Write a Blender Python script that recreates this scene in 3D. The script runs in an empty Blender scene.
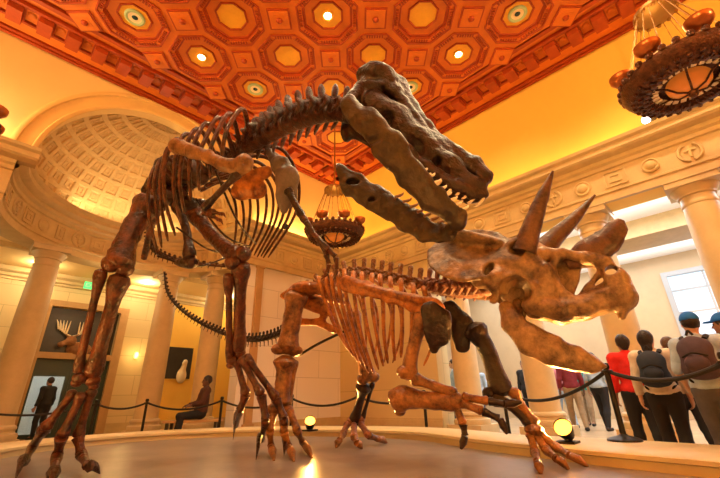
import bpy, bmesh, math, random
import numpy as np
from mathutils import Vector, Matrix, Quaternion
random.seed(4); np.random.seed(4)
SC = bpy.context.scene
COL = SC.collection
PI = math.pi

# ------------------------------------------------------------------ camera
FPX = 378.0
def _nv(v):
    v = np.asarray(v, float); return v / np.linalg.norm(v)
_p, _r, _a = map(math.radians, (23.0, 1.5, 43.98))
_up = np.array([-math.sin(_r)*math.cos(_p), math.cos(_r)*math.cos(_p), -math.sin(_p)])
_fw = np.array([0, 0, -1.0]); _fw = _nv(_fw - _up*np.dot(_fw, _up))
_rt = np.cross(_fw, _up)
_X = _fw*math.cos(_a) + _rt*math.sin(_a); _Y = np.cross(_up, _X)
CM = np.array([_X, _Y, _up])           # world <- camera
EYE = np.array([0, 0, 0.8])
def ray(x, y): return CM @ np.array([x-360.0, 239.0-y, -FPX]) / FPX
def P(x, y, d): return EYE + ray(x, y)*d                # survey: where a sighted point stands at a given distance
def onz(x, y, z):
    r = ray(x, y); return EYE + r*(z-EYE[2])/r[2]

cam_d = bpy.data.cameras.new('camera'); cam = bpy.data.objects.new('camera', cam_d); COL.objects.link(cam)
cam_d.sensor_width = 36.0; cam_d.lens = FPX/720*36.0; cam_d.clip_start = 0.05; cam_d.clip_end = 200
mw = Matrix([[*CM[0], EYE[0]], [*CM[1], EYE[1]], [*CM[2], EYE[2]], [0, 0, 0, 1]])
cam.matrix_world = mw
SC.camera = cam

# ------------------------------------------------------------------ materials
def mat(name, col, rough=0.6, var=0.0, vscale=6.0, col2=None, bump=0.0, bscale=30.0, metal=0.0, spec=0.4,
        emit=None, estr=0.0, brick=None, gen=False):
    m = bpy.data.materials.new(name); m.use_nodes = True
    nt = m.node_tree; b = nt.nodes['Principled BSDF']
    b.inputs['Base Color'].default_value = (*col, 1); b.inputs['Roughness'].default_value = rough
    b.inputs['Metallic'].default_value = metal; b.inputs['Specular IOR Level'].default_value = spec
    tc = nt.nodes.new('ShaderNodeTexCoord')
    if col2 is not None or var > 0:
        n = nt.nodes.new('ShaderNodeTexNoise'); n.inputs['Scale'].default_value = vscale; n.inputs['Detail'].default_value = 10
        n.inputs['Roughness'].default_value = 0.72
        nt.links.new(tc.outputs['Object'], n.inputs['Vector'])
        r = nt.nodes.new('ShaderNodeValToRGB')
        c2 = col2 if col2 is not None else tuple(c*(1-var) for c in col)
        r.color_ramp.elements[0].position = 0.36; r.color_ramp.elements[1].position = 0.64
        r.color_ramp.elements[0].color = (*c2, 1); r.color_ramp.elements[1].color = (*col, 1)
        nt.links.new(n.outputs['Fac'], r.inputs['Fac'])
        out = r.outputs['Color']
        nt.links.new(out, b.inputs['Base Color'])
    if brick:
        bk = nt.nodes.new('ShaderNodeTexBrick'); bk.inputs['Scale'].default_value = 1.0
        bk.inputs['Brick Width'].default_value = brick[0]; bk.inputs['Row Height'].default_value = brick[1]
        bk.inputs['Mortar Size'].default_value = 0.008; bk.inputs['Color1'].default_value = (*col, 1)
        bk.inputs['Color2'].default_value = (*[c*0.9 for c in col], 1); bk.inputs['Mortar'].default_value = (*[c*0.62 for c in col], 1)
        mp = nt.nodes.new('ShaderNodeMapping'); mp.inputs['Rotation'].default_value = brick[2]
        nt.links.new(tc.outputs['Object'], mp.inputs['Vector']); nt.links.new(mp.outputs['Vector'], bk.inputs['Vector'])
        nt.links.new(bk.outputs['Color'], b.inputs['Base Color'])
    if bump > 0:
        n2 = nt.nodes.new('ShaderNodeTexNoise'); n2.inputs['Scale'].default_value = bscale; n2.inputs['Detail'].default_value = 5
        nt.links.new(tc.outputs['Object'], n2.inputs['Vector'])
        bp = nt.nodes.new('ShaderNodeBump'); bp.inputs['Strength'].default_value = bump; bp.inputs['Distance'].default_value = 0.02
        nt.links.new(n2.outputs['Fac'], bp.inputs['Height']); nt.links.new(bp.outputs['Normal'], b.inputs['Normal'])
    if emit is not None:
        b.inputs['Emission Color'].default_value = (*emit, 1); b.inputs['Emission Strength'].default_value = estr
    return m

M = {}
M['rex'] = mat('rex_bone', (0.125, 0.034, 0.009), 0.32, col2=(0.006, 0.002, 0.0015), vscale=8, bump=1.0, bscale=26)
M['rexdark'] = mat('rex_skull_bone', (0.042, 0.013, 0.006), 0.30, col2=(0.005, 0.002, 0.0015), vscale=7, bump=1.0, bscale=22)
M['rexpale'] = mat('rex_pale_bone', (0.30, 0.15, 0.055), 0.42, col2=(0.05, 0.018, 0.008), vscale=7, bump=0.6, bscale=22)
M['olive'] = mat('rex_jaw_bone', (0.066, 0.038, 0.012), 0.36, col2=(0.018, 0.008, 0.004), vscale=7, bump=0.8, bscale=18)
M['tooth'] = mat('tooth_enamel', (0.86, 0.78, 0.62), 0.3, var=0.4, vscale=14)
M['tric'] = mat('triceratops_bone', (0.36, 0.15, 0.042), 0.38, col2=(0.04, 0.012, 0.005), vscale=7, bump=0.7, bscale=22)
M['tric_lamplit'] = mat('triceratops_lamplit_bone', (0.52, 0.18, 0.028), 0.38, col2=(0.08, 0.018, 0.005), vscale=7, bump=0.6, bscale=22)  # bone colour with the orange of the floor lamps painted in
M['tricskull'] = mat('triceratops_skull_bone', (0.36, 0.215, 0.10), 0.42, col2=(0.035, 0.016, 0.009), vscale=5, bump=0.9, bscale=14)
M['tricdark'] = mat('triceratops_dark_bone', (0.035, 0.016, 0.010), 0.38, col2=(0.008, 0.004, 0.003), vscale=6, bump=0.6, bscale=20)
M['horn'] = mat('horn_bone', (0.15, 0.068, 0.03), 0.38, col2=(0.03, 0.012, 0.007), vscale=8, bump=0.6, bscale=18)
M['steel'] = mat('black_steel', (0.02, 0.018, 0.016), 0.4, metal=0.6)
M['wallyellow'] = mat('yellow_wall_paint', (0.84, 0.52, 0.10), 0.8, var=0.06, vscale=0.8)
M['walllight'] = mat('cream_wall_paint', (0.82, 0.60, 0.26), 0.8, var=0.06, vscale=0.8)
M['stone'] = mat('travertine_stone', (0.56, 0.41, 0.20), 0.55, var=0.16, vscale=3.0, bump=0.12, bscale=14)
M['stonewall'] = mat('travertine_blocks', (0.62, 0.48, 0.24), 0.6, brick=(1.2, 0.62, (PI/2, 0, PI/2)), bump=0.08, bscale=10)
M['stonewall_cool'] = mat('travertine_blocks_cool_lit', (0.78, 0.73, 0.68), 0.6, brick=(1.6, 0.8, (PI/2, 0, 0)), bump=0.08, bscale=10)  # base whitened to stand in for cool light on this wall
M['stonewall3'] = mat('travertine_blocks_passage', (0.66, 0.52, 0.27), 0.6, brick=(1.2, 0.62, (PI/2, 0, 0)), bump=0.08, bscale=10)
M['column'] = mat('column_stone', (0.57, 0.43, 0.23), 0.5, var=0.14, vscale=2.2, bump=0.06, bscale=12)
M['dome'] = mat('dome_plaster', (0.66, 0.45, 0.19), 0.65, var=0.18, vscale=5, bump=0.12, bscale=14)
M['archband'] = mat('arch_band_plaster', (0.76, 0.53, 0.20), 0.65, var=0.07, vscale=3)
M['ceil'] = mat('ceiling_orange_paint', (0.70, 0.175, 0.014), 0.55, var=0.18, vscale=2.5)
M['ceildark'] = mat('ceiling_moulding_red_and_shade', (0.40, 0.055, 0.006), 0.5, var=0.25, vscale=4)  # dark red of the mouldings, also painting the shade along rims and steps
M['ceilgold'] = mat('ceiling_gold_paint', (0.86, 0.42, 0.03), 0.5, var=0.15, vscale=3)
M['dispfloor'] = mat('display_floor', (0.25, 0.21, 0.19), 0.30, col2=(0.12, 0.10, 0.09), vscale=1.1, bump=0.05, bscale=40)
M['floor'] = mat('marble_floor', (0.50, 0.36, 0.22), 0.25, var=0.2, vscale=1.5)
M['curb'] = mat('curb_limestone', (0.58, 0.46, 0.25), 0.45, var=0.12, vscale=2.5)
M['bronze'] = mat('chandelier_bronze', (0.14, 0.055, 0.025), 0.35, metal=0.75, col2=(0.05, 0.02, 0.012), vscale=14, bump=0.8, bscale=40)
M['copper'] = mat('copper_bowl', (0.45, 0.14, 0.04), 0.28, metal=0.7, var=0.3, vscale=8)
M['gilt'] = mat('gilt_chain', (0.30, 0.14, 0.03), 0.4, metal=0.6)
M['amber'] = mat('amber_glass', (0.60, 0.16, 0.02), 0.15, emit=(1.0, 0.28, 0.03), estr=0.22)
M['cream_glass'] = mat('cream_glass', (0.85, 0.70, 0.45), 0.3)
M['white'] = mat('white_paint', (0.82, 0.82, 0.80), 0.6, var=0.05, vscale=2)
M['beige'] = mat('corridor_wall', (0.50, 0.37, 0.22), 0.6, var=0.08, vscale=1.5)
M['lamp_on'] = mat('lit_lamp', (1, 0.9, 0.7), 0.4, emit=(1.0, 0.86, 0.55), estr=14)
M['spot_on'] = mat('lit_floor_lamp', (1, 0.6, 0.2), 0.4, emit=(1.0, 0.36, 0.035), estr=5)
M['sconce'] = mat('sconce_glass', (1, .8, .4), 0.4, emit=(1.0, .62, .2), estr=1.6)
M['cool_on'] = mat('lit_white_panel', (1, 1, 1), 0.4, emit=(0.93, 0.97, 1.0), estr=5)
M['lens_off'] = mat('unlit_lens', (0.02, 0.05, 0.06), 0.15)
M['lens_ring'] = mat('pale_green_ring', (0.42, 0.55, 0.30), 0.4)
M['exit'] = mat('green_exit_sign', (0.1, 0.8, 0.3), 0.4, emit=(0.1, 1.0, 0.3), estr=0.7)
M['rope'] = mat('black_rope', (0.012, 0.01, 0.01), 0.7)
M['darkpanel'] = mat('dark_panel', (0.035, 0.028, 0.022), 0.35, var=0.3, vscale=3)
M['darkgreen'] = mat('dark_green_door', (0.03, 0.05, 0.04), 0.3)
M['frame_wood'] = mat('tan_door_frame', (0.46, 0.27, 0.11), 0.5, var=0.15, vscale=5)
M['antler'] = mat('antler_bone', (0.75, 0.62, 0.42), 0.5)
M['moosefur'] = mat('brown_fur', (0.30, 0.13, 0.045), 0.8, var=0.4, vscale=12)
M['glass'] = mat('door_glass', (0.75, 0.85, 0.9), 0.08)
M['glass'].node_tree.nodes['Principled BSDF'].inputs['Transmission Weight'].default_value = 0.95
M['metalgrey'] = mat('grey_window_metal', (0.36, 0.38, 0.40), 0.35)
M['skinA'] = mat('skin_light', (0.58, 0.34, 0.22), 0.5)
M['skinB'] = mat('skin_brown', (0.30, 0.15, 0.085), 0.5)
M['skinC'] = mat('skin_dark', (0.12, 0.06, 0.04), 0.5)
M['hair'] = mat('dark_hair', (0.02, 0.012, 0.01), 0.5, bump=0.5, bscale=60)
M['hairb'] = mat('brown_hair', (0.09, 0.045, 0.025), 0.5, bump=0.5, bscale=60)
M['eye'] = mat('eye_dark', (0.03, 0.02, 0.015), 0.2)
def cloth(n, c, v=0.25): return mat(n, c, 0.85, var=v, vscale=9, bump=0.3, bscale=16)
M['red'] = cloth('red_jacket', (0.70, 0.02, 0.015)); M['cream'] = cloth('cream_shirt', (0.72, 0.62, 0.50)); M['navy'] = cloth('navy_fabric', (0.025, 0.035, 0.06))
M['greyblue'] = cloth('grey_blue_shirt', (0.42, 0.55, 0.74)); M['plum'] = cloth('plum_backpack', (0.075, 0.05, 0.075)); M['blackc'] = cloth('black_cloth', (0.015, 0.013, 0.014))
M['bluecap'] = cloth('blue_cap', (0.015, 0.16, 0.62)); M['greyt'] = cloth('grey_trousers', (0.10, 0.10, 0.12)); M['maroon'] = cloth('maroon_shirt', (0.20, 0.02, 0.03))
M['teal'] = cloth('teal_top', (0.04, 0.28, 0.24)); M['paleblue'] = cloth('pale_blue_shirt', (0.42, 0.56, 0.72)); M['pink'] = cloth('pink_top', (0.62, 0.22, 0.26))
M['denim'] = cloth('blue_denim', (0.06, 0.10, 0.22)); M['khaki'] = cloth('khaki_trousers', (0.34, 0.24, 0.14)); M['shoe'] = cloth('dark_shoe', (0.02, 0.018, 0.016)); M['sand'] = cloth('sand_jacket', (0.55, 0.42, 0.28))
M['brownred'] = cloth('dark_brown_sweater', (0.07, 0.025, 0.018))

# ------------------------------------------------------------------ object helpers
def link(o): COL.objects.link(o); return o
def mesh_from(verts, faces, name, smooth=True, mats=None, fm=None):
    me = bpy.data.meshes.new(name); me.from_pydata([tuple(map(float, v)) for v in verts], [], [tuple(int(i) for i in f) for f in faces])
    me.validate(); me.update()
    for m in (mats or []): me.materials.append(m)
    if fm is not None:
        me.polygons.foreach_set('material_index', fm)
    if smooth: me.polygons.foreach_set('use_smooth', [True]*len(me.polygons))
    return me
def thing(name, label, cat, loc, group=None, rz=0.0):
    o = bpy.data.objects.new(name, None); link(o); o.location = Vector([float(c) for c in loc]); o.rotation_euler = (0, 0, rz); o.empty_display_size = 0.1
    o['label'] = label; o['category'] = cat
    if group: o['group'] = group
    return o
class MB:
    """collects shapes in world coordinates and links them as one mesh object with its origin at its middle"""
    def __init__(s): s.v = []; s.f = []; s.m = []; s.cur = 0
    def add(s, v, f):
        n = len(s.v); s.v += [tuple(map(float, p)) for p in v]; s.f += [tuple(i+n for i in q) for q in f]; s.m += [s.cur]*len(f); return s
    def box(s, lo, hi, rz=0.0, pivot=None):
        x0, y0, z0 = lo; x1, y1, z1 = hi
        v = [(x0,y0,z0),(x1,y0,z0),(x1,y1,z0),(x0,y1,z0),(x0,y0,z1),(x1,y0,z1),(x1,y1,z1),(x0,y1,z1)]
        if rz:
            px, py = pivot if pivot else ((x0+x1)/2, (y0+y1)/2); c, n = math.cos(rz), math.sin(rz)
            v = [(px+(x-px)*c-(y-py)*n, py+(x-px)*n+(y-py)*c, z) for x, y, z in v]
        return s.add(v, [(3,2,1,0),(4,5,6,7),(0,1,5,4),(1,2,6,5),(2,3,7,6),(3,0,4,7)])
    def tube(s, pts, rad, n=10, cap=True, flat=None, noise=0.0):
        pts = [np.array(p, float) for p in pts]
        if np.isscalar(rad): rad = [rad]*len(pts)
        k = len(pts); T = []
        for i in range(k):
            t = pts[min(i+1, k-1)] - pts[max(i-1, 0)]; L = np.linalg.norm(t); T.append(t/L if L > 1e-9 else np.array([0,0,1.0]))
        u = np.array([0,0,1.0]) if abs(T[0][2]) < 0.9 else np.array([1.0,0,0])
        if flat is not None: u = np.array(flat[0], float)
        V = []; F = []
        for i in range(k):
            u = u - T[i]*np.dot(u, T[i]); u = u/np.linalg.norm(u); w = np.cross(T[i], u)
            fu = flat[1] if flat is not None else 1.0
            for j in range(n):
                a = 2*PI*j/n; rr = rad[i]*(1+(random.uniform(-noise, noise) if noise else 0))
                V.append(pts[i] + u*math.cos(a)*rr*fu + w*math.sin(a)*rr)
        for i in range(k-1):
            for j in range(n): F.append((i*n+j, i*n+(j+1)%n, (i+1)*n+(j+1)%n, (i+1)*n+j))
        if cap:
            F.append(tuple(range(n-1, -1, -1))); F.append(tuple((k-1)*n+j for j in range(n)))
        return s.add(V, F)
    def lathe(s, prof, c=(0,0,0), n=32, a0=0.0, a1=2*PI, cap=False):
        V = []; F = []; full = abs(a1-a0-2*PI) < 1e-6; m = n if full else n+1
        for (r, z) in prof:
            for j in range(m):
                a = a0+(a1-a0)*j/n; V.append((c[0]+r*math.cos(a), c[1]+r*math.sin(a), c[2]+z))
        for i in range(len(prof)-1):
            for j in range(n):
                F.append((i*m+j, i*m+(j+1)%m, (i+1)*m+(j+1)%m, (i+1)*m+j))
        if cap and full:
            F.append(tuple(range(m-1, -1, -1))); F.append(tuple((len(prof)-1)*m+j for j in range(m)))
        return s.add(V, F)
    def ball(s, c, r, n=10):
        if np.isscalar(r): r = (r, r, r)
        V = []; F = []; h = max(4, n//2+1)
        for i in range(1, h):
            t = PI*i/h
            for j in range(n):
                a = 2*PI*j/n; V.append((c[0]+r[0]*math.sin(t)*math.cos(a), c[1]+r[1]*math.sin(t)*math.sin(a), c[2]+r[2]*math.cos(t)))
        for i in range(h-2):
            for j in range(n): F.append((i*n+j, (i+1)*n+j, (i+1)*n+(j+1)%n, i*n+(j+1)%n))
        V.append((c[0], c[1], c[2]+r[2])); V.append((c[0], c[1], c[2]-r[2])); t0 = len(V)-2
        for j in range(n):
            F.append((t0, j, (j+1)%n)); F.append((t0+1, (h-2)*n+(j+1)%n, (h-2)*n+j))
        return s.add(V, F)
    def extrude(s, prof, p0, p1, out):
        """profile [(o,z)] swept straight from p0 to p1; o is measured along 'out' (horizontal), z is height"""
        n = len(prof); V = []
        for p in (p0, p1):
            for (o, z) in prof: V.append((p[0]+out[0]*o, p[1]+out[1]*o, z))
        F = [(i, (i+1)%n, n+(i+1)%n, n+i) for i in range(n)] + [tuple(range(n-1,-1,-1)), tuple(range(n, 2*n))]
        return s.add(V, F)
    def build(s, name, mats, parent=None, smooth=True, kind=None, label=None, flatshade=False, origin=None):
        if not isinstance(mats, (list, tuple)): mats = [mats]
        A = np.array(s.v); c = (A.min(0)+A.max(0))/2 if origin is None else np.array(origin, float)
        me = mesh_from(A-c, s.f, name, smooth and not flatshade, mats, s.m)
        if smooth and not flatshade: sharpen(me)
        return place(me, name, c, parent, kind, label)
def sharpen(me, ang=40):
    bm = bmesh.new(); bm.from_mesh(me)
    bmesh.ops.recalc_face_normals(bm, faces=bm.faces)
    for e in bm.edges:
        if len(e.link_faces) == 2 and e.calc_face_angle(0) > math.radians(ang): e.smooth = False
    bm.to_mesh(me); bm.free()
def place(me, name, c, parent=None, kind=None, label=None, rot=None):
    o = bpy.data.objects.new(name, me); link(o)
    mb = Matrix.Translation(Vector([float(q) for q in c]))
    if rot is not None: mb = mb @ rot
    if parent is not None:
        o.parent = parent; o.matrix_basis = abs_matrix(parent).inverted() @ mb
    else: o.matrix_basis = mb
    if kind: o['kind'] = kind
    if label: o['label'] = label
    return o
def abs_matrix(o):
    m = o.matrix_basis.copy()
    while o.parent is not None:
        o = o.parent; m = o.matrix_basis @ m
    return m
def tag(o, label, cat, group=None):
    o['label'] = label; o['category'] = cat
    if group: o['group'] = group
    return o
def spline(pts, n=6):
    """Catmull-Rom through the points (any dimension)"""
    A = [np.array(p, float) for p in pts]; A = [2*A[0]-A[1]] + A + [2*A[-1]-A[-2]]
    out = []
    for i in range(1, len(A)-2):
        p0, p1, p2, p3 = A[i-1:i+3]
        for k in range(n):
            t = k/n; out.append(0.5*(2*p1+(p2-p0)*t+(2*p0-5*p1+4*p2-p3)*t*t+(3*p1-p0-3*p2+p3)*t**3))
    out.append(A[-2]); return out

# ------------------------------------------------------------------ distance-field modeller (smooth unions, meshed by surface nets)
class Field:
    def __init__(s, lo, hi, h):
        s.lo = np.array(lo, float); s.h = h
        s.n = np.ceil((np.array(hi, float)-s.lo)/h).astype(int)+1
        s.D = np.full(tuple(s.n), 1e3 if False else 0.5, dtype=np.float32)
    def win(s, lo, hi):
        a = np.clip(np.floor((np.array(lo)-s.lo)/s.h).astype(int), 0, s.n); b = np.clip(np.ceil((np.array(hi)-s.lo)/s.h).astype(int)+1, 0, s.n)
        if np.any(b <= a): return None
        sl = tuple(slice(i, j) for i, j in zip(a, b))
        g = np.meshgrid(*[s.lo[k]+s.h*np.arange(a[k], b[k], dtype=np.float32) for k in range(3)], indexing='ij')
        return sl, np.stack(g, -1)
    def _u(s, sl, d, k):
        D = s.D[sl]
        if k > 0:
            hh = np.clip(0.5+0.5*(D-d)/k, 0, 1); s.D[sl] = D+(d-D)*hh-k*hh*(1-hh)
        else: s.D[sl] = np.minimum(D, d)
    def _s(s, sl, d, k):
        D = s.D[sl]; d = -d
        hh = np.clip(0.5-0.5*(D-d)/max(k, 1e-5), 0, 1); s.D[sl] = D+(d-D)*hh+k*hh*(1-hh)
    def cap(s, a, b, ra, rb=None, k=0.02, sub=False, axis=None, squash=1.0):
        """round cone; along 'axis' the section is squashed by the factor (a flat bone)"""
        rb = ra if rb is None else rb; a = np.array(a, float); b = np.array(b, float); m = max(ra, rb)+k+3*s.h
        w = s.win(np.minimum(a, b)-m, np.maximum(a, b)+m)
        if w is None: return s
        sl, p = w; ab = b-a; L = max(1e-9, float(ab@ab))
        q = p-a; t = np.clip((q@ab)/L, 0, 1); e = q-t[..., None]*ab
        if axis is not None:
            ax = np.array(axis, float); c = e@ax; dist = np.sqrt(np.maximum((e*e).sum(-1)-c*c, 0)+(c/squash)**2)
            d = dist-(ra+(rb-ra)*t); d = np.where(np.abs(c) > 0, d*min(1, 1), d)*max(squash, 0.45)
        else: d = np.sqrt((e*e).sum(-1))-(ra+(rb-ra)*t)
        (s._s if sub else s._u)(sl, d.astype(np.float32), k); return s
    def chain(s, pts, rad, k=0.02, sub=False, axis=None, squash=1.0):
        for i in range(len(pts)-1): s.cap(pts[i], pts[i+1], rad[i], rad[i+1], k, sub, axis, squash)
        return s
    def ell(s, c, r, R=None, k=0.02, sub=False):
        c = np.array(c, float); r = np.array(r, float); m = r.max()+k+3*s.h
        w = s.win(c-m, c+m)
        if w is None: return s
        sl, p = w; q = p-c
        if R is not None: q = q@np.array(R).T          # rows of R are the ellipsoid's axes
        k0 = np.sqrt(((q/r)**2).sum(-1)); k1 = np.sqrt(((q/(r*r))**2).sum(-1))
        d = k0*(k0-1)/np.maximum(k1, 1e-6)
        (s._s if sub else s._u)(sl, d.astype(np.float32), k); return s
    def cut(s, p0, n):
        """throw away everything on the side n points to"""
        g = np.meshgrid(*[s.lo[k]+s.h*np.arange(s.n[k]) for k in range(3)], indexing='ij')
        d = sum((g[k]-p0[k])*n[k] for k in range(3)); s.D = np.maximum(s.D, d.astype(np.float32)); return s
    def rough(s, amp, scale, seed=1):
        """weathering: pushes the surface in and out with smooth random waves"""
        rs = np.random.RandomState(seed); g = [s.lo[k]+s.h*np.arange(s.n[k]) for k in range(3)]; W = 0
        for i in range(10):
            f = rs.randn(3)*scale*(0.6+0.25*i); ph = rs.rand()*6.28
            W = W+np.sin(g[0][:, None, None]*f[0]+g[1][None, :, None]*f[1]+g[2][None, None, :]*f[2]+ph)/(1+0.35*i)
        s.D = s.D+(amp*W/3).astype(np.float32); return s
    def mesh(s):
        D = s.D.copy(); big = 0.5
        D[0] = D[-1] = big; D[:, 0] = D[:, -1] = big; D[:, :, 0] = D[:, :, -1] = big
        S = D < 0; n = D.shape
        c = [S[i:n[0]-1+i, j:n[1]-1+j, k:n[2]-1+k] for i in (0,1) for j in (0,1) for k in (0,1)]
        cnt = sum(x.astype(np.int8) for x in c); act = (cnt > 0) & (cnt < 8)
        I = np.argwhere(act); idx = -np.ones(act.shape, int); idx[act] = np.arange(len(I))
        acc = np.zeros((len(I), 3)); num = np.zeros(len(I))
        off = [(i,j,k) for i in (0,1) for j in (0,1) for k in (0,1)]
        for a in off:
            for ax in range(3):
                if a[ax] == 0:
                    b = list(a); b[ax] = 1
                    da = D[I[:,0]+a[0], I[:,1]+a[1], I[:,2]+a[2]]; db = D[I[:,0]+b[0], I[:,1]+b[1], I[:,2]+b[2]]
                    x = (da < 0) != (db < 0); t = np.where(x, da/np.where(x, da-db, 1), 0)
                    pos = np.tile(np.array(a, float), (len(I), 1)); pos[:, ax] += t
                    acc[x] += pos[x]; num[x] += 1
        V = s.lo+s.h*(I+acc/num[:, None])
        F = []
        for ax in range(3):
            u, v = (ax+1) % 3, (ax+2) % 3
            a = [slice(None)]*3; b = [slice(None)]*3; a[ax] = slice(0, -1); b[ax] = slice(1, None)
            A = S[tuple(a)]; B = S[tuple(b)]; E = np.argwhere(A != B)
            E = E[(E[:, u] > 0) & (E[:, v] > 0)]
            sign = A[E[:,0], E[:,1], E[:,2]]
            def cell(du, dv):
                q = E.copy(); q[:, u] -= du; q[:, v] -= dv; return idx[q[:,0], q[:,1], q[:,2]]
            Q = np.stack([cell(1,1), cell(0,1), cell(0,0), cell(1,0)], 1); Q[~sign] = Q[~sign][:, ::-1]
            F.append(Q[(Q >= 0).all(1)])
        return V, np.concatenate(F)
    def build(s, name, m, parent=None, label=None, extra=None):
        V, F = s.mesh()
        if extra is not None:
            for (v2, f2) in extra:
                F = np.concatenate([F, np.array(f2)+len(V)]); V = np.concatenate([V, v2])
        c = (V.min(0)+V.max(0))/2
        me = bpy.data.meshes.new(name); me.from_pydata((V-c).tolist(), [], F.tolist()); me.update()
        me.materials.append(m); me.polygons.foreach_set('use_smooth', [True]*len(me.polygons))
        return place(me, name, c, parent, None, label)
# ================================================================== THE ROOM
XW, YW = 8.7, 9.43            # faces of the right and left walls
ZC = 8.4                      # ceiling
ZCOR, ZENT = 5.66, 4.46       # top of the cornice, underside of the entablature
AC = (2.38, 9.43); RA = 2.7   # the apse
X0, Y0 = -9.0, -9.0
def S(mb, name, m, **k): return mb.build(name, m, kind='structure', **k)

# floors
b = MB(); b.box((X0, Y0, -0.2), (18.5, 16.5, 0)); S(b, 'floor', M['floor'], smooth=False)
# the raised display floor inside its curb
inner = [(-0.9,3.4),(-0.3,5.2),(0.5,6.5),(1.3,7.3),(2.3,7.55),(3.3,7.2),(4.05,6.5),(4.5,5.6),(4.82,4.6),(4.84,3.6),(4.38,2.5),(4.02,1.4),(3.80,0.4),(3.6,-1.0),(2.6,-2.4),(0.6,-3.2),(-1.6,-2.8),(-2.9,-1.4),(-2.8,0.6),(-1.9,2.0)]
ip = [np.array(p) for p in spline(inner+[inner[0]], 5)][:-1]
def offset(ps, d):
    out = []
    n = len(ps); w = d if callable(d) else (lambda q: d)
    for i in range(n):
        t = ps[(i+1) % n]-ps[i-1]; t = t/np.linalg.norm(t); out.append(ps[i]+np.array([t[1], -t[0]])*w(ps[i])*-1)
    return out
# which way is outwards
_c = sum(ip)/len(ip)
_s = 1 if np.dot(offset(ip, 0.1)[0]-ip[0], ip[0]-_c) > 0 else -1
wid = lambda q: _s*(0.62 if q[0] < 3.7 else 0.62+0.3*min(1, max(0, (2.4-q[1])/1.0)))
op = offset(ip, wid)
b = MB(); n = len(ip)
b.add([(*p, 0.25) for p in ip]+[(*p, 0.002) for p in ip], [tuple(range(n-1, -1, -1)) if _s > 0 else tuple(range(n))]+[(i, (i+1) % n, n+(i+1) % n, n+i) for i in range(n)])
S(b, 'floor_display', M['dispfloor'], smooth=False)
b = MB()
nose_i = offset(ip, lambda q: -0.03*_s); nose_o = offset(op, lambda q: 0.03*_s)
rings = [[(*p, 0.24) for p in ip], [(*p, 0.315) for p in ip], [(*p, 0.325) for p in nose_i], [(*p, 0.355) for p in nose_i], [(*p, 0.37) for p in ip],
         [(*p, 0.37) for p in op], [(*p, 0.355) for p in nose_o], [(*p, 0.325) for p in nose_o], [(*p, 0.315) for p in op], [(*p, 0.0) for p in op]]
b.add([q for r in rings for q in r], [(k*n+i, k*n+(i+1) % n, (k+1)*n+(i+1) % n, (k+1)*n+i) for k in range(len(rings)-1) for i in range(n)])
S(b, 'trim_1', M['curb'])

# ---- right wall: yellow upper wall, cornice, carved frieze, solid end bay
b = MB(); b.box((XW, Y0, ZENT), (XW+0.55, YW+0.6, ZC+0.3)); S(b, 'wall_right_upper', M['wallyellow'], smooth=False)
b = MB(); b.box((XW, 5.75, 0), (XW+0.55, YW+0.55, ZENT)); S(b, 'wall_right', M['stonewall'], smooth=False)
cornice = [(0.0, ZENT), (0.10, ZENT), (0.10, ZENT+0.16), (0.13, ZENT+0.18), (0.13, ZENT+0.22), (0.07, ZENT+0.25), (0.07, 5.16), (0.11, 5.18), (0.11, 5.26), (0.16, 5.30), (0.16, 5.38),
           (0.30, 5.42), (0.34, 5.46), (0.34, 5.56), (0.40, 5.60), (0.42, ZCOR), (0.0, ZCOR)]
b = MB(); b.extrude(cornice, (XW, Y0), (XW, YW), (-1, 0)); S(b, 'trim_2', M['stone'], smooth=False)
# carved emblems of the frieze
b = MB()
def roundel(b, c, r, ax, t=0.03):
    pr = [(r, 0), (r, t), (r*0.86, t*1.3), (r*0.74, t*0.7), (r*0.62, t*0.7), (r*0.5, t*1.6), (r*0.3, t*2.0), (0.001, t*2.2)]
    q = MB(); q.lathe(pr, n=20); V = np.array(q.v)
    e = np.array([ax[0], ax[1], 0.0]); u = np.array([-ax[1], ax[0], 0.0]); z = np.array([0, 0, 1.0])
    b.add([np.array(c)+u*v[0]+z*v[1]+e*v[2] for v in V], q.f)
def panel(b, c, w, h, ax, t=0.03):
    e = np.array([ax[0], ax[1], 0.0]); u = np.array([-ax[1], ax[0], 0.0]); z = np.array([0, 0, 1.0]); c = np.array(c)
    def fr(w, h, iw, ih, t0):
        V = [c+u*x*s+z*y*s2+e*d for d in (0, t0) for (x, y, s, s2) in ((-w,-h,1,1),(w,-h,1,1),(w,h,1,1),(-w,h,1,1),(-iw,-ih,1,1),(iw,-ih,1,1),(iw,ih,1,1),(-iw,ih,1,1))]
        F = []
        for i in range(4):
            j = (i+1) % 4; F += [(8+i, 8+j, 12+j, 12+i), (i, j, 8+j, 8+i), (4+j, 4+i, 12+i, 12+j)]
        b.add(V, F)
    fr(w/2, h/2, w/2-0.035, h/2-0.035, t); fr(w/2-0.09, h/2-0.09, w/2-0.13, h/2-0.13, t*0.8)
def wreath(b, c, w, h, ax):
    e = np.array([ax[0], ax[1], 0.0]); u = np.array([-ax[1], ax[0], 0.0]); z = np.array([0, 0, 1.0]); c = np.array(c)
    for s in (-1, 1):
        b.tube([c+u*s*w*0.5*math.sin(t)*1.0+z*(-h*0.5*math.cos(t))+e*0.015 for t in np.linspace(0.15, 2.7, 12)], [0.03]*12, n=6)
    b.tube([c-z*h*0.3+e*0.015, c+z*h*0.35+e*0.015], 0.028, n=6); b.tube([c-u*w*0.25+z*h*0.1+e*0.015, c+u*w*0.25+z*h*0.1+e*0.015], 0.028, n=6)
kinds = 0
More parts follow.
